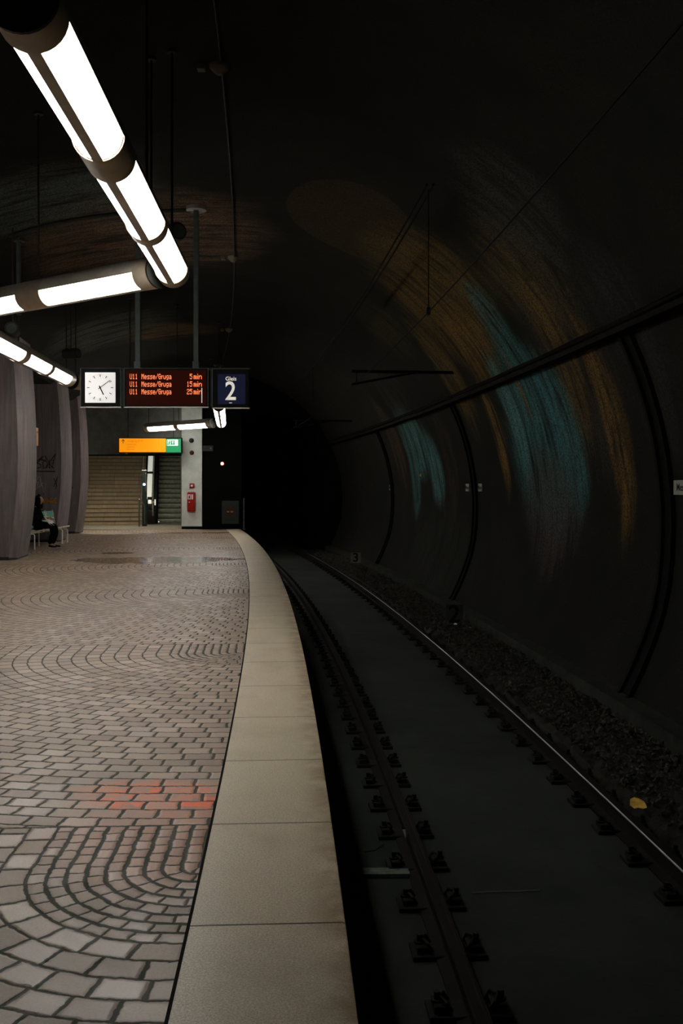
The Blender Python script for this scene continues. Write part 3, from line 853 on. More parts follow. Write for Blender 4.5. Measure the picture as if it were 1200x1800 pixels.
pillar(33.3,34.9,'farthest concrete pillar, next to the wide stairs',
 [(.9,1.45,scrib(3,.4,.12,21),'tag_black',.012,'dark scrawl')])
# ochre hanging sign between the pillars
al,rt=frame(25.2)
e=empty('hanging_sign',(-7.80,25.3,2.57),math.atan2(al.y,al.x)-PI/2,'dull ochre sign hanging between the nearest and the middle pillar','sign')
mb=MB(); mb.bbox(-.04,.04,-.34,.34,0,.46,.006); mb.build('panel',M['orange_dim'],e)
mb=MB()
for a,h in ((-.2,.08),(.0,.2),(.18,.32)): mb.box(.04,.044,a-.06,a+.06,h,h+.05)
mb.build('marking',M['signink'],e)
for a in (-.25,.25):
    mb=MB(); mb.cyl((0,a,.46),(0,a,1.2),.01,6); mb.build('hanger_rod',M['dark_steel'],e)

# ------------------------------------------------------------------ seats
sa=Vector((-7.74,23.95,0)); sb_=Vector((-7.84,27.30,0)); L=(sb_-sa).length; rz=math.atan2((sb_-sa).y,(sb_-sa).x)-PI/2
e=empty('seat_row',sa,rz,'row of ivory tube seats with teal backs between the pillars','seat')
pitch=L/4
e.scale=(.90,1,1)
def add(mb,nm,m_,sm=True): return mb.build(nm,M[m_],e,sm)
mb=MB(); mb.bbox(.12,.20,.0,L,.36,.41,.008); add(mb,'beam','ivory',False)
for y in (.05,L*.5-.05,L-.62,L-.06):
    for xx in (.02,.38):
        mb=MB(); mb.tube([(.16,y,.385),(xx+(.03 if xx<.1 else -.03),y,.375),(xx,y,.34),(xx,y,0.0)],.018,8); mb.cyl((xx,y,0),(xx,y,.012),.028,10); add(mb,'leg','ivory')
for i in range(4):
    y0=pitch*i+.06; y1=pitch*(i+1)-.06
    # seat shell
    mb=MB(); pf=[(.0,.435),(.03,.42),(.20,.425),(.36,.455),(.42,.462),(.44,.45)]
    vs=[(x,y,z+dz) for dz in (0,-.018) for y in (y0,y1) for x,z in pf]; m=len(pf)
    fs=[(k,k+1,m+k+1,m+k) for k in range(m-1)]+[(2*m+k+1,2*m+k,3*m+k,3*m+k+1) for k in range(m-1)]+[(k+1,k,2*m+k,2*m+k+1) for k in range(m-1)]+[(m+k,m+k+1,3*m+k+1,3*m+k) for k in range(m-1)]+[(0,m,3*m,2*m),(m-1,3*m-1,4*m-1,2*m-1)]
    mb.add(vs,fs); add(mb,'seat','ivory')
    mb=MB(); mb.bbox(-.075,-.055,y0+.02,y1-.02,.70,.87,.006); add(mb,'back_panel','teal',False)
    mb=MB(); mb.bbox(-.045,-.025,y0+.02,y1-.02,.47,.62,.006); add(mb,'back_panel','teal',False)
    mb=MB(); mb.bbox(-.065,-.035,y0+.01,y1-.01,.63,.69,.006); add(mb,'back_rail','ivory',False)
    for y in (y0,y1):
        mb=MB(); mb.tube([(.44,y,.455),(.30,y,.44),(.06,y,.405),(.02,y,.43),(-.005,y,.52),(-.06,y,.84),(-.075,y,.885),(-.10,y,.84),(-.06,y,.42),(.14,y,.39)],.014,8); add(mb,'side_frame','ivory')

# ------------------------------------------------------------------ the person
def skin(name,verts,edges,m_,parent,sub=2):
    me=bpy.data.meshes.new(name); me.from_pydata([v[0] for v in verts],edges,[])
    o=bpy.data.objects.new(name,me); col.objects.link(o)
    md=o.modifiers.new('s','SKIN'); md.use_smooth_shade=True
    for i,v in enumerate(verts):
        r=v[1]; r=(r,r) if not isinstance(r,tuple) else r
        me.skin_vertices[0].data[i].radius=r
        me.skin_vertices[0].data[i].use_root=(i==0)
    md=o.modifiers.new('u','SUBSURF'); md.levels=sub; md.render_levels=sub
    dg=bpy.context.evaluated_depsgraph_get(); nm=bpy.data.meshes.new_from_object(o.evaluated_get(dg))
    bpy.data.objects.remove(o)
    for p in nm.polygons: p.use_smooth=True
    nm.materials.clear(); nm.materials.append(m_)
    o=bpy.data.objects.new(name,nm); col.objects.link(o); o.parent=parent
    return o
pe=empty('person',(-7.60,24.72,0),-.10,'person in black with long dark hair sitting bent over papers on the seats','person')
V=[];E=[]
def ch(prev,pts):
    for p,r in pts:
        V.append((p,r)); i=len(V)-1
        if prev is not None: E.append((prev,i))
        prev=i
    return prev
pel=ch(None,[((.0,0,.57),(.10,.13))])
sp=ch(pel,[((-.02,0,.72),(.09,.11)),((.0,0,.90),(.10,.12))])
nk=ch(sp,[((.04,0,1.03),(.07,.07)),((.075,0,1.09),(.05,.05)),((.12,0,1.165),(.072,.066)),((.115,0,1.23),(.085,.076)),((.10,0,1.275),(.06,.055))])
hd=len(V)-3
ch(hd,[((.175,0,1.125),(.030,.026))])
ch(hd,[((.200,0,1.175),(.016,.012)),((.212,0,1.165),(.008,.008))])
def fingers(w,p,d,side):
    # palm end p, direction d
    d=Vector(d).normalized(); up=Vector((0,0,-1)); sd=Vector((0,1,0))
    for k in range(4):
        b=Vector(p)+sd*(.026*(k-1.5)); Lf=(.07,.08,.075,.06)[k]
        ch(w,[(tuple(b+d*.03),.010),(tuple(b+d*(.03+Lf*.5)+up*.012),.009),(tuple(b+d*(.03+Lf*.85)+up*.035),.007)])
    b=Vector(p)+sd*(-side*.04)-d*.03
    ch(w,[(tuple(b),.011),(tuple(b+d*.03-sd*side*.02+up*.01),.009)])
for s_ in (-1,1):
    sh=ch(sp,[((.0,s_*.15,.985),.055),((.03,s_*.19,.86),.045),((.09,s_*.20,.74),.038),((.20,s_*.15,.73),.03),((.30,s_*.085,.75),.022)])
    pm=ch(sh,[((.355,s_*.07,.745),(.034,.018))])
    fingers(pm,(.37,s_*.07,.74),(1,0,-.15),s_)
for s_ in (-1,1):
    ch(pel,[((.08,s_*.09,.56),.072),((.27,s_*.10,.56),.056),((.455,s_*.105,.535),.044),((.475,s_*.105,.37),.038),((.435,s_*.105,.20),.034),((.40,s_*.105,.085),.030),((.44,s_*.11,.05),(.036,.03)),((.53,s_*.12,.032),(.032,.02))])
body=skin('body',V,E,M['skin'],pe,2)
# clothing as one jacket and one pair of trousers
V=[];E=[]
pel=ch(None,[((-.03,0,.54),(.16,.18))])
sp=ch(pel,[((-.04,0,.70),(.15,.17)),((-.01,0,.88),(.145,.17)),((.025,0,1.0),(.095,.11)),((.045,0,1.045),(.07,.075))])
for s_ in (-1,1):
    ch(sp-2,[((.0,s_*.15,.975),.075),((.03,s_*.20,.86),.066),((.09,s_*.21,.74),.058),((.20,s_*.16,.73),.048),((.29,s_*.095,.75),.038)])
skin('jacket',V,E,M['clothes'],pe,2)
V=[];E=[]
pel=ch(None,[((-.02,0,.555),(.14,.16))])
for s_ in (-1,1):
    ch(pel,[((.08,s_*.09,.56),.105),((.28,s_*.10,.56),.088),((.47,s_*.105,.545),.074),((.49,s_*.105,.36),.068),((.44,s_*.105,.20),.062),((.405,s_*.105,.10),.060)])
skin('trousers',V,E,M['clothes'],pe,2)
# hair: scalp cap and long curtain
V=[];E=[]
a=ch(None,[((.07,0,1.25),(.105,.10))])
ch(a,[((.125,0,1.275),(.075,.085))])
ch(a,[((.02,0,1.17),(.085,.09)),((-.02,0,1.05),(.09,.10)),((-.03,0,.92),(.07,.11))])
for s_ in (-1,1): ch(a,[((.115,s_*.082,1.20),(.062,.022)),((.12,s_*.09,1.08),(.06,.028)),((.11,s_*.10,.97),(.045,.025))])
skin('hair',V,E,M['clothes'],pe,2)
for s_ in (-1,1):
    mb=MB(); mb.tube([(.184,s_*.028,1.205),(.190,s_*.028,1.205)],[.009,.006],8); mb.build('eye',M['shoe'],pe)
mb=MB(); mb.tube([(.196,-.018,1.138),(.202,0,1.14),(.196,.018,1.138)],.005,6); mb.build('mouth',M['red'],pe)
for s_ in (-1,1):
    V=[];E=[]
    ch(None,[((.385,s_*.11,.075),(.048,.042)),((.44,s_*.112,.058),(.046,.042)),((.53,s_*.12,.045),(.044,.034)),((.60,s_*.125,.036),(.034,.024))])
    skin('shoe',V,E,M['shoe'],pe,2)
    mb=MB(); sole=[(.345,-.025),(.37,-.034),(.45,-.033),(.55,-.038),(.605,-.026),(.625,0),(.605,.026),(.55,.038),(.45,.033),(.37,.034),(.345,.025)]
    mb.prism([((x-.485)*.86+.505,y*.9+s_*.115) for x,y in sole],.022,Matrix.Translation((0,0,0.0))); mb.build('sole',M['white'],pe)
    mb=MB()
    for k in range(4): mb.tube([(.46+k*.03,s_*.115-.03,.088-k*.006),(.455+k*.03,s_*.115,.105-k*.008),(.46+k*.03,s_*.115+.03,.088-k*.006)],.006,5)
    mb.build('shoelace',M['white'],pe)
# sheet held on the lap
e=empty('paper_sheets',(-7.60+.36,24.70,.66),0,'white sheets of paper held over the lap','paper')
for k,(rx,dz) in enumerate(((.0,0),(.12,.012))):
    mb=MB(); vs=[]
    for i in range(9):
        for j in range(2):
            x=(i/8-.5)*.30; y=(j-.5)*.40
            vs.append(Matrix.Rotation(.55+rx,3,'Y')@Vector((x,y,.03*math.sin(i*.6+k)+dz)))
    top=[v+Vector((0,0,.002)) for v in vs]
    n=9
    mb.add(vs+top,[(2*i,2*i+1,2*i+3,2*i+2) for i in range(8)]+[(18+2*i,18+2*i+2,18+2*i+3,18+2*i+1) for i in range(8)]+[(0,18,19,1),(16,17,35,34)])
    mb.build('sheet',M['paper'],e)

# ------------------------------------------------------------------ end wall, stairs, escalator
YE=36.0; se=1750/YE
def ex(px): return (px-600)/se
def ez(py): return 1.5+(857-py)/se
xl,xr=ex(110),ex(319.5); ztop=ez(799)
mb=MB()
mb.box(-19,xl,YE,YE+.4,0,6.2)               # left of opening
mb.box(xl,xr,YE,YE+.4,ztop,6.2)             # lintel
tag(mb.build('wall_end',M['greywall']),kind='structure')
mb=MB(); mb.box(xl,xr+.0,YE-.012,YE+.0,ztop-.05,ztop+.0); tag(mb.build('trim_7',M['black']),kind='structure')
mb=MB(); mb.box(xr,ex(355),YE-.06,YE+.4,.10,6.2); tag(mb.build('wall_column',M['paleconc']),kind='structure')
mb=MB(); mb.box(xr,ex(355),YE-.05,YE+.4,0,.10); tag(mb.build('baseboard_column',M['black']),kind='structure')
mb=MB(); mb.box(ex(355),-3.62,YE+.05,YE+.6,-1,6.2); tag(mb.build('wall_service',M['soot']),kind='structure')
# shaft
SR=Matrix.Translation((xr,YE,0))@Matrix.Rotation(.168,4,'Z')@Matrix.Translation((-xr,-YE,0))
mb=MB(); mb.box(-12.3,-12.1,YE-.4,56,-.1,9,SR); tag(mb.build('wall_shaft_left',M['shaftwall']),kind='structure')
mb=MB(); mb.box(xr+.02,xr+.22,YE+.45,56,-.1,9,SR); tag(mb.build('wall_shaft_right',M['greywall']),kind='structure')
mb=MB(); mb.box(-12.3,xr+.2,56,56.2,0,9,SR); tag(mb.build('wall_shaft_back',M['shaftwall']),kind='structure')
mb=MB(); mb.box(-12.3,xr+.2,YE+1.5,56.2,9,9.2,SR); tag(mb.build('ceiling_shaft',M['greywall']),kind='structure')
# stairs
def stair_mat():
    N=NT('stair_blocks'); v=N.tex('Object'); x=N.xyz(v)
    row=N.M('FLOOR',N.M('DIVIDE',x[1],.3))
    xx=N.M('ADD',N.M('DIVIDE',x[0],1.05),N.M('MULTIPLY',N.white(N.comb(row,1.5,2.5)),1.0))
    g=N.M('ABSOLUTE',N.M('SUBTRACT',N.M('FRACT',xx),.5)); j=N.sm(g,.012,.004)
    k=N.white(N.comb(N.M('FLOOR',N.M('ADD',xx,.5)),row,.5))
    c=N.mix(k,(.20,.15,.095),(.30,.235,.155))
    c=N.mix(N.M('MULTIPLY',N.sm(N.noise(v,5,5),.4,.7),.4),c,(.15,.12,.08))
    c=N.mix(j,c,(.05,.04,.03))
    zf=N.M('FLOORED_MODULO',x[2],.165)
    c=N.mix(N.M('GREATER_THAN',zf,.137),c,(.075,.058,.036))  # nosing edges coloured dark to stand in for their shadow lines
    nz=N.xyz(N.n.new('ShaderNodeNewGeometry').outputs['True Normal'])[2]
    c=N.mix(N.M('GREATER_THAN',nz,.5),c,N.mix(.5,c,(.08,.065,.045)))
    N.link(c,N.b.inputs['Base Color']); N.b.inputs['Roughness'].default_value=.7
    return N.m
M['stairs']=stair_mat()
xs=ex(252)*1.12
e=empty('staircase',(-9.8,40.0,0),.168,'wide beige stone stairs rising behind the end wall','stairs')
mb=MB(); x0,x1=-2.6,1.80
n=26
pts=[(0,0)]
for i in range(n): pts+=[(.3*i,.165*(i+1)),(.3*(i+1)+.0,.165*(i+1))]
for i in range(n):
    mb.box(x0,x1,.3*i,.3*n+.5,.165*i+.0005,.165*(i+1)-.03); mb.box(x0,x1,.3*i-.025,.3*n+.5,.165*(i+1)-.03,.165*(i+1))
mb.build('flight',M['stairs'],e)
mb=MB(); mb.tube([(x1-.10,-.05,.95),(x1-.10,.3*n,.165*n+.95)],.022,8); mb.build('handrail',M['stainless'],e)
# escalator
e=empty('escalator',(-7.81,41.0,0),.168,'dark escalator with ribbed metal steps and lit balustrade beside the stairs','escalator')
E0=Vector((-7.5,40.9,0)); x0,x1=.12,1.55
st=MB()
for i in range(22):
    # riser curved and tread
    yy=.36*i; zz=.205*i
    mb=MB(); 
    pf=[(yy-.0,zz),(yy-.03,zz+.06),(yy-.035,zz+.14),(yy-.02,zz+.19),(yy,zz+.205),(yy+.38,zz+.205),(yy+.38,zz)]
    vs=[(x0+.12,y,z) for y,z in pf]+[(x1-.02,y,z) for y,z in pf]; m=len(pf)
    mb.add(vs,[(k,k+1,m+k+1,m+k) for k in range(m-1)]+[(m-1,0,m,2*m-1),list(range(m)),list(range(m,2*m))[::-1]])
    for k in range(24):
        xx=x0+.14+(x1-x0-.18)*k/23
        mb.box(xx-.008,xx+.008,yy-.042,yy-.028,zz+.03,zz+.19)
    mb.build('step',M['stepmetal'],e)
mb=MB(); mb.bbox(x0-.1,x1,-.9,.0,-.01,.012,.003); mb.build('landing_plate',M['stepmetal'],e)
# left balustrade: glowing strip panel, handrail, black newel
sl=.205/.36
mb=MB(); y0,y1=-.2,7.5
mb.add([(x0-.3,y0,.0),(x0-.3,y1,y1*sl+.1),(x0-.3,y1,y1*sl+.9),(x0-.3,y0,.85),(x0+.08,y0,.0),(x0+.08,y1,y1*sl+.1),(x0+.08,y1,y1*sl+.9),(x0+.08,y0,.85)],[(0,1,2,3),(7,6,5,4),(0,4,5,1),(3,2,6,7),(0,3,7,4),(1,5,6,2)])
mb.build('skirt_panel',M['bollard'],e)
for a,b in ((.15,2.0),(2.2,4.4),(4.6,7.3)):
    mb=MB(); z=lambda y:y*sl+.93
    mb.add([(x0-.34,a,z(a)),(x0-.34,b,z(b)),(x0-.13,b,z(b)),(x0-.13,a,z(a)),(x0-.34,a,z(a)+.03),(x0-.34,b,z(b)+.03),(x0-.13,b,z(b)+.03),(x0-.13,a,z(a)+.03)],[(0,1,2,3),(7,6,5,4),(0,4,5,1),(3,2,6,7),(0,3,7,4),(1,5,6,2)])
    mb.build('light_strip',M['esclight'],e)
mb=MB(); mb.tube([(x0-.06,-.55,.35),(x0-.06,-.78,.55),(x0-.06,-.78,.78),(x0-.06,-.5,.97),(x0-.06,0,1.0),(x0-.06,7.3,7.3*sl+1.0)],.035,10); mb.build('handrail',M['stainless'],e,True)
mb=MB(); mb.tube([(x0-.15,-.1,.0),(x0-.15,-.1,1.05)],.03,8); mb.bbox(x0-.27,x0+.05,-.5,-.1,0,.62,.05); mb.bbox(x0-.24,x0-.05,-.55,-.12,.62,.80,.03); mb.build('newel',M['rubber'],e,True)
mb=MB(); mb.bbox(x0-.26,x0-.12,-.56,-.5,.84,1.0,.02); mb.bbox(x0+.0,x0+.05,-.58,-.5,.78,1.02,.01); mb.build('newel_cap',M['esclight'],e)
mb=MB(); mb.cyl((x0+.17,-.62,.11),(x0+.17,-.59,.11),.025,10); mb.build('entry_lamp',M['esclight'],e)
# control column with blue lamp + small post
YC=38.6; sc_=1750/YC
def cx_(px): return (px-600)/sc_
def cz_(py): return 1.5+(857-py)/sc_
e=empty('control_column',(cx_(254),YC,0),0,'dark upright column with a blue lamp in front of the escalator','column')
b=e.location
mb=MB(); mb.bbox(-.085,.085,-.07,.07,0,cz_(828),.01); mb.build('body',M['bollard'],e)
mb=MB(); mb.bbox(-.095,.095,-.08,.08,cz_(828),cz_(826.5),.004); mb.bbox(.055,.075,-.082,-.07,1.35,2.05,.003); mb.build('cap',M['stainless'],e)
mb=MB(); mb.tube([(0.0,-.07,cz_(851.5)),(0.0,-.095,cz_(851.5)),(0,-.10,cz_(851.5))],[.045,.045,.02],16); mb.build('blue_lamp',M['blueled'],e)
e=empty('barrier_post',(cx_(247.5),YC-.3,0),0,'slim steel barrier post left of the control column','post')
mb=MB(); mb.cyl((0,0,0),(0,0,1.02),.035,12); mb.build('tube',M['frame'],e)
mb=MB(); mb.tube([(0,0,1.02),(0,0,1.05),(0,0,1.08)],[.04,.045,.015],12); mb.build('cap',M['stainless'],e)
mb=MB(); mb.tube([(0,0,.96),(.12,0,.94),(.2,0,.78),(.2,0,.1)],.016,6); mb.build('side_bar',M['frame'],e)
# shaft lamp on the ceiling over the stairs
e=empty('shaft_lamp',(-8.4,37.5,3.35),0,'long ceiling lamp over the stairs behind the lintel','light')
mb=MB(); mb.bbox(-1.6,1.6,-.1,.1,.05,.13,.01); mb.build('housing',M['housing'],e)
M['shaftlamp']=mat('shaft_lamp_diffuser',(.8,.8,.8),.4,0,.02,emit=(1,.88,.66),estr=80)
mb=MB(); mb.bbox(-1.55,1.55,-.08,.08,.0,.05,.01); mb.build('diffuser',M['shaftlamp'],e)
for a in (-1.2,1.2):
    mb=MB(); mb.cyl((a,0,.13),(a,0,5.67),.012,6); mb.build('hanger_rod',M['dark_steel'],e)
# orange exit sign
YS=35.35; ss=1750/YS
def sx_(px): return (px-600)/ss
def sz_(py): return 1.5+(857-py)/ss
e=empty('exit_sign',(sx_(264),YS,sz_(796)),0,'long orange backlit direction sign with a green emergency exit end','sign'); b=e.location
def cc(mb,nm,m_): return child(mb.build(nm,M[m_]),e)
mb=MB(); mb.bbox(sx_(209.5),sx_(320),YS-.10,YS+.10,sz_(797),sz_(769.5),.01); cc(mb,'case','black')
mb=MB(); mb.box(sx_(210.8),sx_(292.3),YS-.112,YS-.10,sz_(795),sz_(771)); cc(mb,'orange_panel','orange')
mb=MB(); mb.box(sx_(292.9),sx_(318.6),YS-.112,YS-.10,sz_(795.5),sz_(771.5)); cc(mb,'green_panel','green')
mb=MB(); mb.box(sx_(220.5),sx_(224.5),YS-.10,YS+.02,sz_(798),sz_(796.4)); cc(mb,'lower_bracket','orange_dim')
mb=MB(); xa=sx_(217.5); za=sz_(776.5); w=.012
mb.box(xa-w,xa+w,YS-.116,YS-.112,sz_(779.8),sz_(772.5))
for s_ in (-1,1):
    mb.prism([(0,0),(s_*.06,-.055),(s_*.06,-.085),(0,-.03)],.004,plane_mat((xa,YS-.112,sz_(772.3)),(1,0,0),(0,0,1)))
cc(mb,'arrow','signink')
ob=text('Ausgang A+B',.105,plane_mat((sx_(224),YS-.114,sz_(775.3)),*FX),M['signink2'],'heading',None,depth=.001,align='LEFT'); child(ob,e)
for i,(t_,py) in enumerate((('Messehaus',781.2),('Grugahalle',785.6),('Parkplatz',790))):
    pass
mb=MB()   # lines too blurred to read: kept as illegible fine marks
for i,(wd,py) in enumerate(((16.5,781.2),(14,785.6),(14,790))):
    q=random.Random(i); x=224.0
    while x<224+wd:
        h=q.uniform(1.2,2.4); mb.box(sx_(x),sx_(x+.55),YS-.114,YS-.112,sz_(py+1.2),sz_(py+1.2-h)); x+=q.uniform(.9,1.3)
cc(mb,'small_lettering','signink2')
mb=MB(); mb.box(sx_(294.2),sx_(313.6),YS-.115,YS-.112,sz_(783.6),sz_(773)); cc(mb,'pictogram_field','picto')
mb=MB(); mb.box(sx_(301.2),sx_(307.8),YS-.117,YS-.115,sz_(782.2),sz_(774.6))
for x_ in (296.0,): mb.box(sx_(295),sx_(296.2),YS-.117,YS-.115,sz_(783),sz_(773.6))
mb.cyl((sx_(299.4),YS-.117,sz_(775.5)),(sx_(299.4),YS-.115,sz_(775.5)),.022,10)
def stroke(a,bq,w_=.014):
    A_=Vector((sx_(a[0]),0,sz_(a[1])));B_=Vector((sx_(bq[0]),0,sz_(bq[1]))); d=(B_-A_).normalized(); nrm=Vector((-d.z,0,d.x))*w_
    mb.add([A_+nrm+Vector((0,YS-.1165,0)),B_+nrm+Vector((0,YS-.1165,0)),B_-nrm+Vector((0,YS-.1165,0)),A_-nrm+Vector((0,YS-.1165,0))],[(0,1,2,3)])
for a,bq in (((299.0,776.8),(298.2,779.5)),((298.2,779.5),(300,781)),((300,781),(299.6,783)),((298.2,779.5),(296.8,781.3)),((296.8,781.3),(296,782.6)),((299,777.2),(300.6,778.6)),((299,777.2),(297.2,777.8))): stroke(a,bq)
cc(mb,'running_figure','green')
mb=MB(); w=.012; xa=sx_(304.5); mb.box(xa-w,xa+w,YS-.119,YS-.117,sz_(781.3),sz_(777)); mb.prism([(0,0),(-.045,-.05),(.045,-.05)],.002,plane_mat((xa,YS-.117,sz_(775.2)),(1,0,0),(0,0,1))); cc(mb,'direction_arrow','picto')
for px in (225,305):
    mb=MB(); mb.cyl((sx_(px),YS,sz_(770)),(sx_(px),YS,4.6),.012,6); cc(mb,'hanger_rod','dark_steel')
# things on the pale column
yc=YE-.06
def wallthing(name,label,cat,px,py): return empty(name,(ex(px),yc,ez(py)),0,label,cat)
e=wallthing('extinguisher_cabinet','red extinguisher cabinet with white pictogram on the pale column','extinguisher cabinet',338,899)
mb=MB(); mb.bbox(-.15,.13,-.22,0,0,.70,.035); mb.build('cabinet',M['red'],e,True)
mb=MB(); mb.box(-.125,-.01,-.224,-.219,.44,.62); mb.box(.015,.065,-.224,-.219,.44,.62); mb.build('pictogram',M['paper'],e)
mb=MB(); mb.box(-.09,-.04,-.227,-.224,.47,.57); mb.tube([(-.065,-.226,.57),(-.05,-.226,.60),(-.02,-.226,.56)],.006,5); mb.build('pictogram_bottle',M['red'],e)
mb=MB(); mb.cyl((-.07,-.225,.34),(-.07,-.215,.34),.02,10); mb.build('lock',M['paper'],e)
e=wallthing('call_point','small red call point with pale centre above the cabinet','call point',338,858)
mb=MB(); mb.bbox(-.085,.085,-.06,0,0,.17,.012); mb.build('case',M['red'],e,True)
mb=MB(); mb.bbox(-.04,.04,-.066,-.058,.045,.125,.004); mb.build('pane',M['paper'],e)
e=wallthing('signal_horn','dark round dome high on the pale column','sounder',337,774.5)
mb=MB(); mb.tube([(0,0,0),(0,-.03,0),(0,-.07,0),(0,-.09,0)],[.075,.075,.055,.02],16); mb.build('dome',M['dark_steel'],e,True)
mb=MB(); mb.tube([(0,-.0,0),(0,-.012,0)],[.09,.09],16); mb.build('mount',M['frame'],e)
e=wallthing('warning_lamp','reddish round dome below the dark one on the column','warning lamp',337.5,796)
mb=MB(); mb.tube([(0,0,0),(0,-.03,0),(0,-.07,0),(0,-.09,0)],[.07,.07,.05,.02],16)
M['dullred']=mat('dull_red_plastic',(.16,.05,.03),.5,0,.1); mb.build('dome',M['dullred'],e,True)
mb=MB(); mb.tube([(0,-.0,0),(0,-.012,0)],[.085,.085],16); mb.build('mount',M['frame'],e)
# service wall items
yw=YE+.05
e=empty('signal_lamp',(ex(390.5),yw,ez(815)),0,'small red signal light glowing on the black wall','signal light')
mb=MB(); mb.tube([(0,0,0),(0,-.05,0)],[.10,.10],16); mb.build('backplate',M['black'],e)
mb=MB(); mb.tube([(0,-.05,0),(0,-.07,0),(0,-.08,0)],[.055,.05,.02],14); mb.build('lens',M['redled'],e)
e=empty('small_box_sign',(ex(365),yw,ez(793)),0,'small dark box sign at the top of the black wall','sign')
mb=MB(); mb.bbox(-.19,.19,-.06,0,0,.2,.01); mb.build('case',M['dark_steel'],e)
mb=MB(); mb.box(.09,.14,-.065,-.06,.08,.13); mb.build('mark',M['beige'],e)
e=empty('round_sign_board',(ex(405),yw-.01,ez(921)),0,'grey board with a round no-entry disc by the platform end','sign')
mb=MB(); M['dimboard']=mat('dim_green_board',(.022,.028,.022),.7,0,.15); mb.bbox(-.31,.31,-.10,0,0,.84,.01); mb.build('board',M['dimboard'],e)
mb=MB(); mb.tube([(-.01,-.10,.44),(-.01,-.115,.44)],.17,24)
M['darkred']=mat('dark_red_disc',(.05,.012,.008),.5,0,.1); mb.build('disc',M['darkred'],e)
mb=MB(); mb.box(-.12,-.04,-.12,-.115,.42,.47); mb.box(.01,.10,-.12,-.115,.42,.47); mb.build('bar',M['beige'],e)
e=empty('railing_post',(ex(428)*.985,YE-.45,0),0,'thin grey post at the very end of the platform','post')
mb=MB(); mb.cyl((0,0,0),(0,0,1.12),.02,10); mb.build('tube',M['frame'],e)
mb=MB(); mb.cyl((0,0,0),(0,0,.02),.06,12); mb.build('foot_plate',M['frame'],e)

# ------------------------------------------------------------------ wall plaques and track markers
def plaque(Y,txt,label,w=.28):
    o_=wall_o(1.5)-.012; al,rt=frame(Y)
    p=P(o_,Y,1.5)
    e=empty('name_plaque',p,0,label,'plaque','small station name plaques on the tunnel wall')
    M4=plane_mat((0,0,0),-al,(0,0,1))   # text reads left to right seen from the track, normal = towards track
    mb=MB(); mb.bbox(-w/2,w/2,-.074,.074,-.02,.004,.003,M4); mb.build('plate',M['plaque'],e)
    t_=text(txt,.105,M4@Matrix.Translation((0,0,.005)),M['black'],'lettering',e,bold=.001,depth=.001)
    return e
plaque(9.72,'Messe','white plaque with black lettering cut by the right edge of the photo',.42)
plaque(18.38,'Messe','small pale plaque on the near side of the middle rib')
plaque(19.38,'Messe','small pale plaque on the far side of the middle rib')
plaque(27.95,'Messe','tiny pale plaque beyond the farthest rib')
mb=MB(); al,rt=frame(23.6); M4=plane_mat(P(wall_o(2.0)-.02,23.6,1.80),-al,(0,0,1)); mb.bbox(-.04,.04,-.03,.03,-.01,.01,.003,M4)
tag(mb.build('reflector',M['leaf']),'tiny ochre reflector on the teal painted wall, left of the middle rib','reflector')
def marker(p,txt,label,pm,tm,w=.34,h=.36,z0=-.60,sz=.36):
    e=empty('stop_marker',p,0,label,'marker')
    b=p
    mb=MB(); mb.bbox(-w/2,w/2,-.012,.012,z0-p[2],z0-p[2]+h,.006); mb.build('plate',M[pm],e)
    mb=MB(); mb.cyl((0,.02,0),(0,.02,z0-p[2]+h*.8),.02,8); mb.build('stake',M['dark_steel'],e)
    text(txt,sz,plane_mat((0,-.014,z0-p[2]+h/2),(1,0,0),(0,0,1)),M[tm],'numeral',e,bold=.008)
marker(Vector(((625-600)/1750*28.6,28.6,-.82)),'3','pale stop marker plate with black 3 far along the track','dullplate','black',w=.29,h=.30,z0=-.67,sz=.36)
marker(Vector(((798-600)/1750*16.9,16.9,-.80)),'2','dark stop marker plate with black 2 at the wall foot','darkplate','black',w=.30,h=.36,z0=-.84,sz=.42)

# ------------------------------------------------------------------ litter
def onz(px,py,z):
    Y=1750*(1.5-z)/(py-857); return Vector(((px-600)/1750*Y,Y,z))
# plank
a=onz(650,1536,ZS);b=onz(719,1541,ZS)
c=(a+b)/2
e=empty('plank',c,0.02,'weathered wooden plank lying beside the near rail','plank')
mb=MB(); hwid=(b-a).length/2
mb.bbox(-hwid-.1,hwid,-.055,.0,0,.03,.004); mb.bbox(-hwid-.1,hwid-.003,.004,.055,0,.028,.004); mb.build('board',M['wood'],e)
def scrap(name,px,py,z,sz,m_,label,cat,seed,ribs=7,thick=.003):
    q=random.Random(seed); mb=MB(); c=onz(px,py,z)
    n=ribs; pts=[(math.cos(2*PI*i/n)*sz*q.uniform(.8,1.1),math.sin(2*PI*i/n)*sz*.8*q.uniform(.8,1.15),q.uniform(.0,sz*.4)) for i in range(n)]
    vs=[(0,0,sz*.25)]+pts; vs+= [(x,y,z_-thick) for x,y,z_ in vs]
    m=n+1
    fs=[(0,1+i,1+(i+1)%n) for i in range(n)]+[(m,m+1+(i+1)%n,m+1+i) for i in range(n)]+[(1+i,m+1+i,m+1+(i+1)%n,1+(i+1)%n) for i in range(n)]
    mb.add(vs,fs); o=mb.build(name,M[m_],loc=c+Vector((0,0,.004+sz*.25))); o.rotation_euler=(.55,0,0); return tag(o,label,cat)
scrap('fallen_leaf',1120,1420,-.77,.066,'leaf','ochre leaf lying on the ballast beyond the far rail','leaf',3,11)
scrap('paper_scrap',1128,1367,-.79,.018,'paper','bright paper scrap on the ballast behind the ochre leaf','litter',4)
scrap('paper_scrap',1113,1369,-.79,.016,'leaf','tan scrap left of the bright one behind the leaf','litter',8)
scrap('paper_scrap',800,1099,-.79,.030,'paper','white crumb on the ballast just below the marker 2','litter',5)
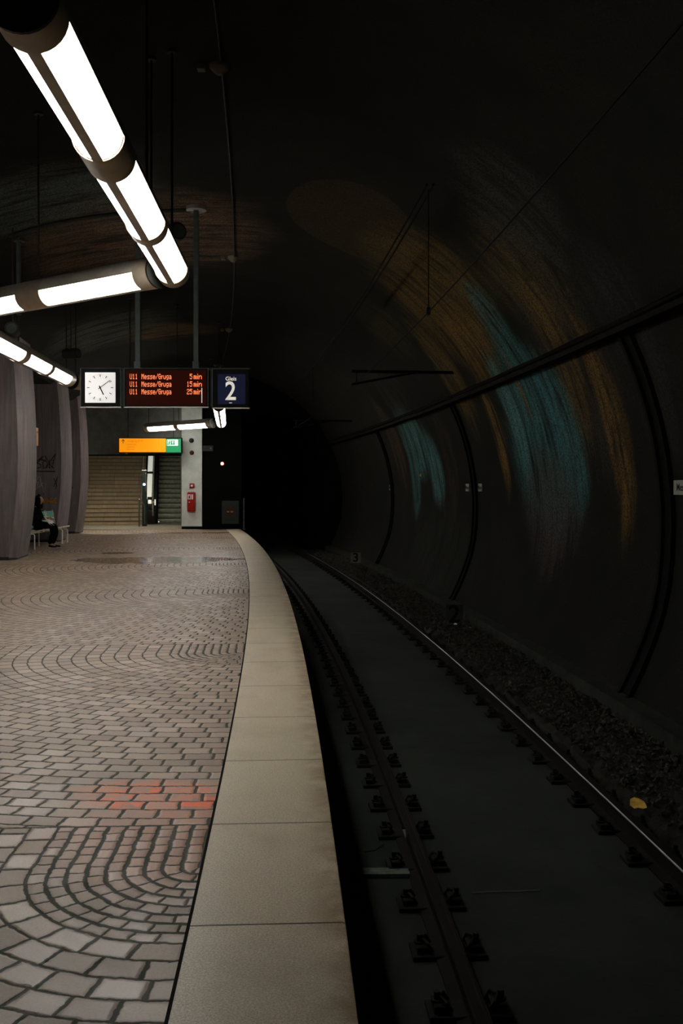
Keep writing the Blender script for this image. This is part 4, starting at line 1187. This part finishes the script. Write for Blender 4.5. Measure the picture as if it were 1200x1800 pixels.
scrap('paper_scrap',826,1104,-.79,.020,'beige','dull crumb right of the white one near marker 2','litter',6)
scrap('paper_scrap',594,1009,ZS,.05,'beige','pale crumb beside the far rail deep in the tunnel','litter',7)
# white paper on the near rail
c=onz(713,1478,ZS+.12)
mb=MB(); mb.add([(-.022,0,.07),(.0,-.01,.075),(.018,.0,.065),(.003,0,0),(-.022,.004,.07),(.0,-.006,.075),(.018,.004,.065),(.003,.004,-.0)],[(0,1,3),(1,2,3),(4,7,5),(5,7,6),(0,4,5,1),(1,5,6,2),(2,6,7,3),(3,7,4,0)])
M['brightpaper']=mat('glossy_white_paper',(.92,.94,1.0),.4,0,.02)
tag(mb.build('folded_paper',M['brightpaper'],loc=c),'small folded white paper stuck against the near rail','litter')
a=onz(830,1571,ZS);b=onz(948,1567,ZS)
mb=MB(); mb.tube([a+Vector((0,0,.006)),a.lerp(b,.3)+Vector((0,.004,.006)),a.lerp(b,.7)+Vector((0,-.003,.006)),b+Vector((0,0,.006))],.0035,6)
tag(mb.build('straw',M['beige']),'thin pale stick lying across the track slab','litter')
a=onz(640,1500,ZS)
mb=MB(); mb.tube([a+Vector((0,0,.01)),a+Vector((.07,.02,.012)),a+Vector((.13,.13,.01))],.004,6)
tag(mb.build('bent_wire',M['fast']),'short bent black wire on the slab behind the plank','litter')

# pieces that belong to a part sit one level deeper
def sub(root_kind,part,names):
    for e in [o for o in bpy.data.objects if o.parent is None and o.name.split('.')[0]==root_kind]:
        ch=list(e.children); pr=[c for c in ch if c.name.split('.')[0]==part]
        if not pr: continue
        for c in ch:
            if c.name.split('.')[0] in names:
                q=min(pr,key=lambda p:(sum((Vector(p.bound_box[k])-Vector(c.bound_box[k])).length for k in (0,6))))
                c.parent=q; c.matrix_parent_inverse=Matrix.Identity(4)
bpy.context.view_layer.update()
sub('station_clock','dial',('hour_marks','minute_hand','hour_hand'))
sub('departure_board','led_panel',('text_row','reflection_stripe'))
sub('track_number_sign','panel',('word','numeral','small_print'))
sub('sign_gantry','pole',('ceiling_flange','clamp_foot'))
sub('exit_sign','orange_panel',('arrow','heading','small_lettering'))
sub('exit_sign','green_panel',('pictogram_field','running_figure','direction_arrow'))
sub('person','shoe',('sole','shoelace'))
sub('extinguisher_cabinet','cabinet',('pictogram','pictogram_bottle','lock'))
sub('escalator','newel',('newel_cap',))
# ------------------------------------------------------------------ world, camera
w=bpy.data.worlds.new('world'); scn.world=w; w.use_nodes=True
w.node_tree.nodes['Background'].inputs[0].default_value=(.0,.0,.0,1)
cam=bpy.data.cameras.new('camera'); co=bpy.data.objects.new('camera',cam); col.objects.link(co)
cam.sensor_fit='VERTICAL'; cam.sensor_height=36; cam.sensor_width=24; cam.lens=35; cam.shift_y=-43/1800
cam.clip_start=.05; cam.clip_end=300
co.location=(0,0,1.5); co.rotation_euler=(PI/2,0,0)
scn.camera=co
vs_=scn.view_settings; vs_.view_transform='Standard'; vs_.look='None'; vs_.gamma=1; vs_.exposure=0; vs_.use_curve_mapping=False
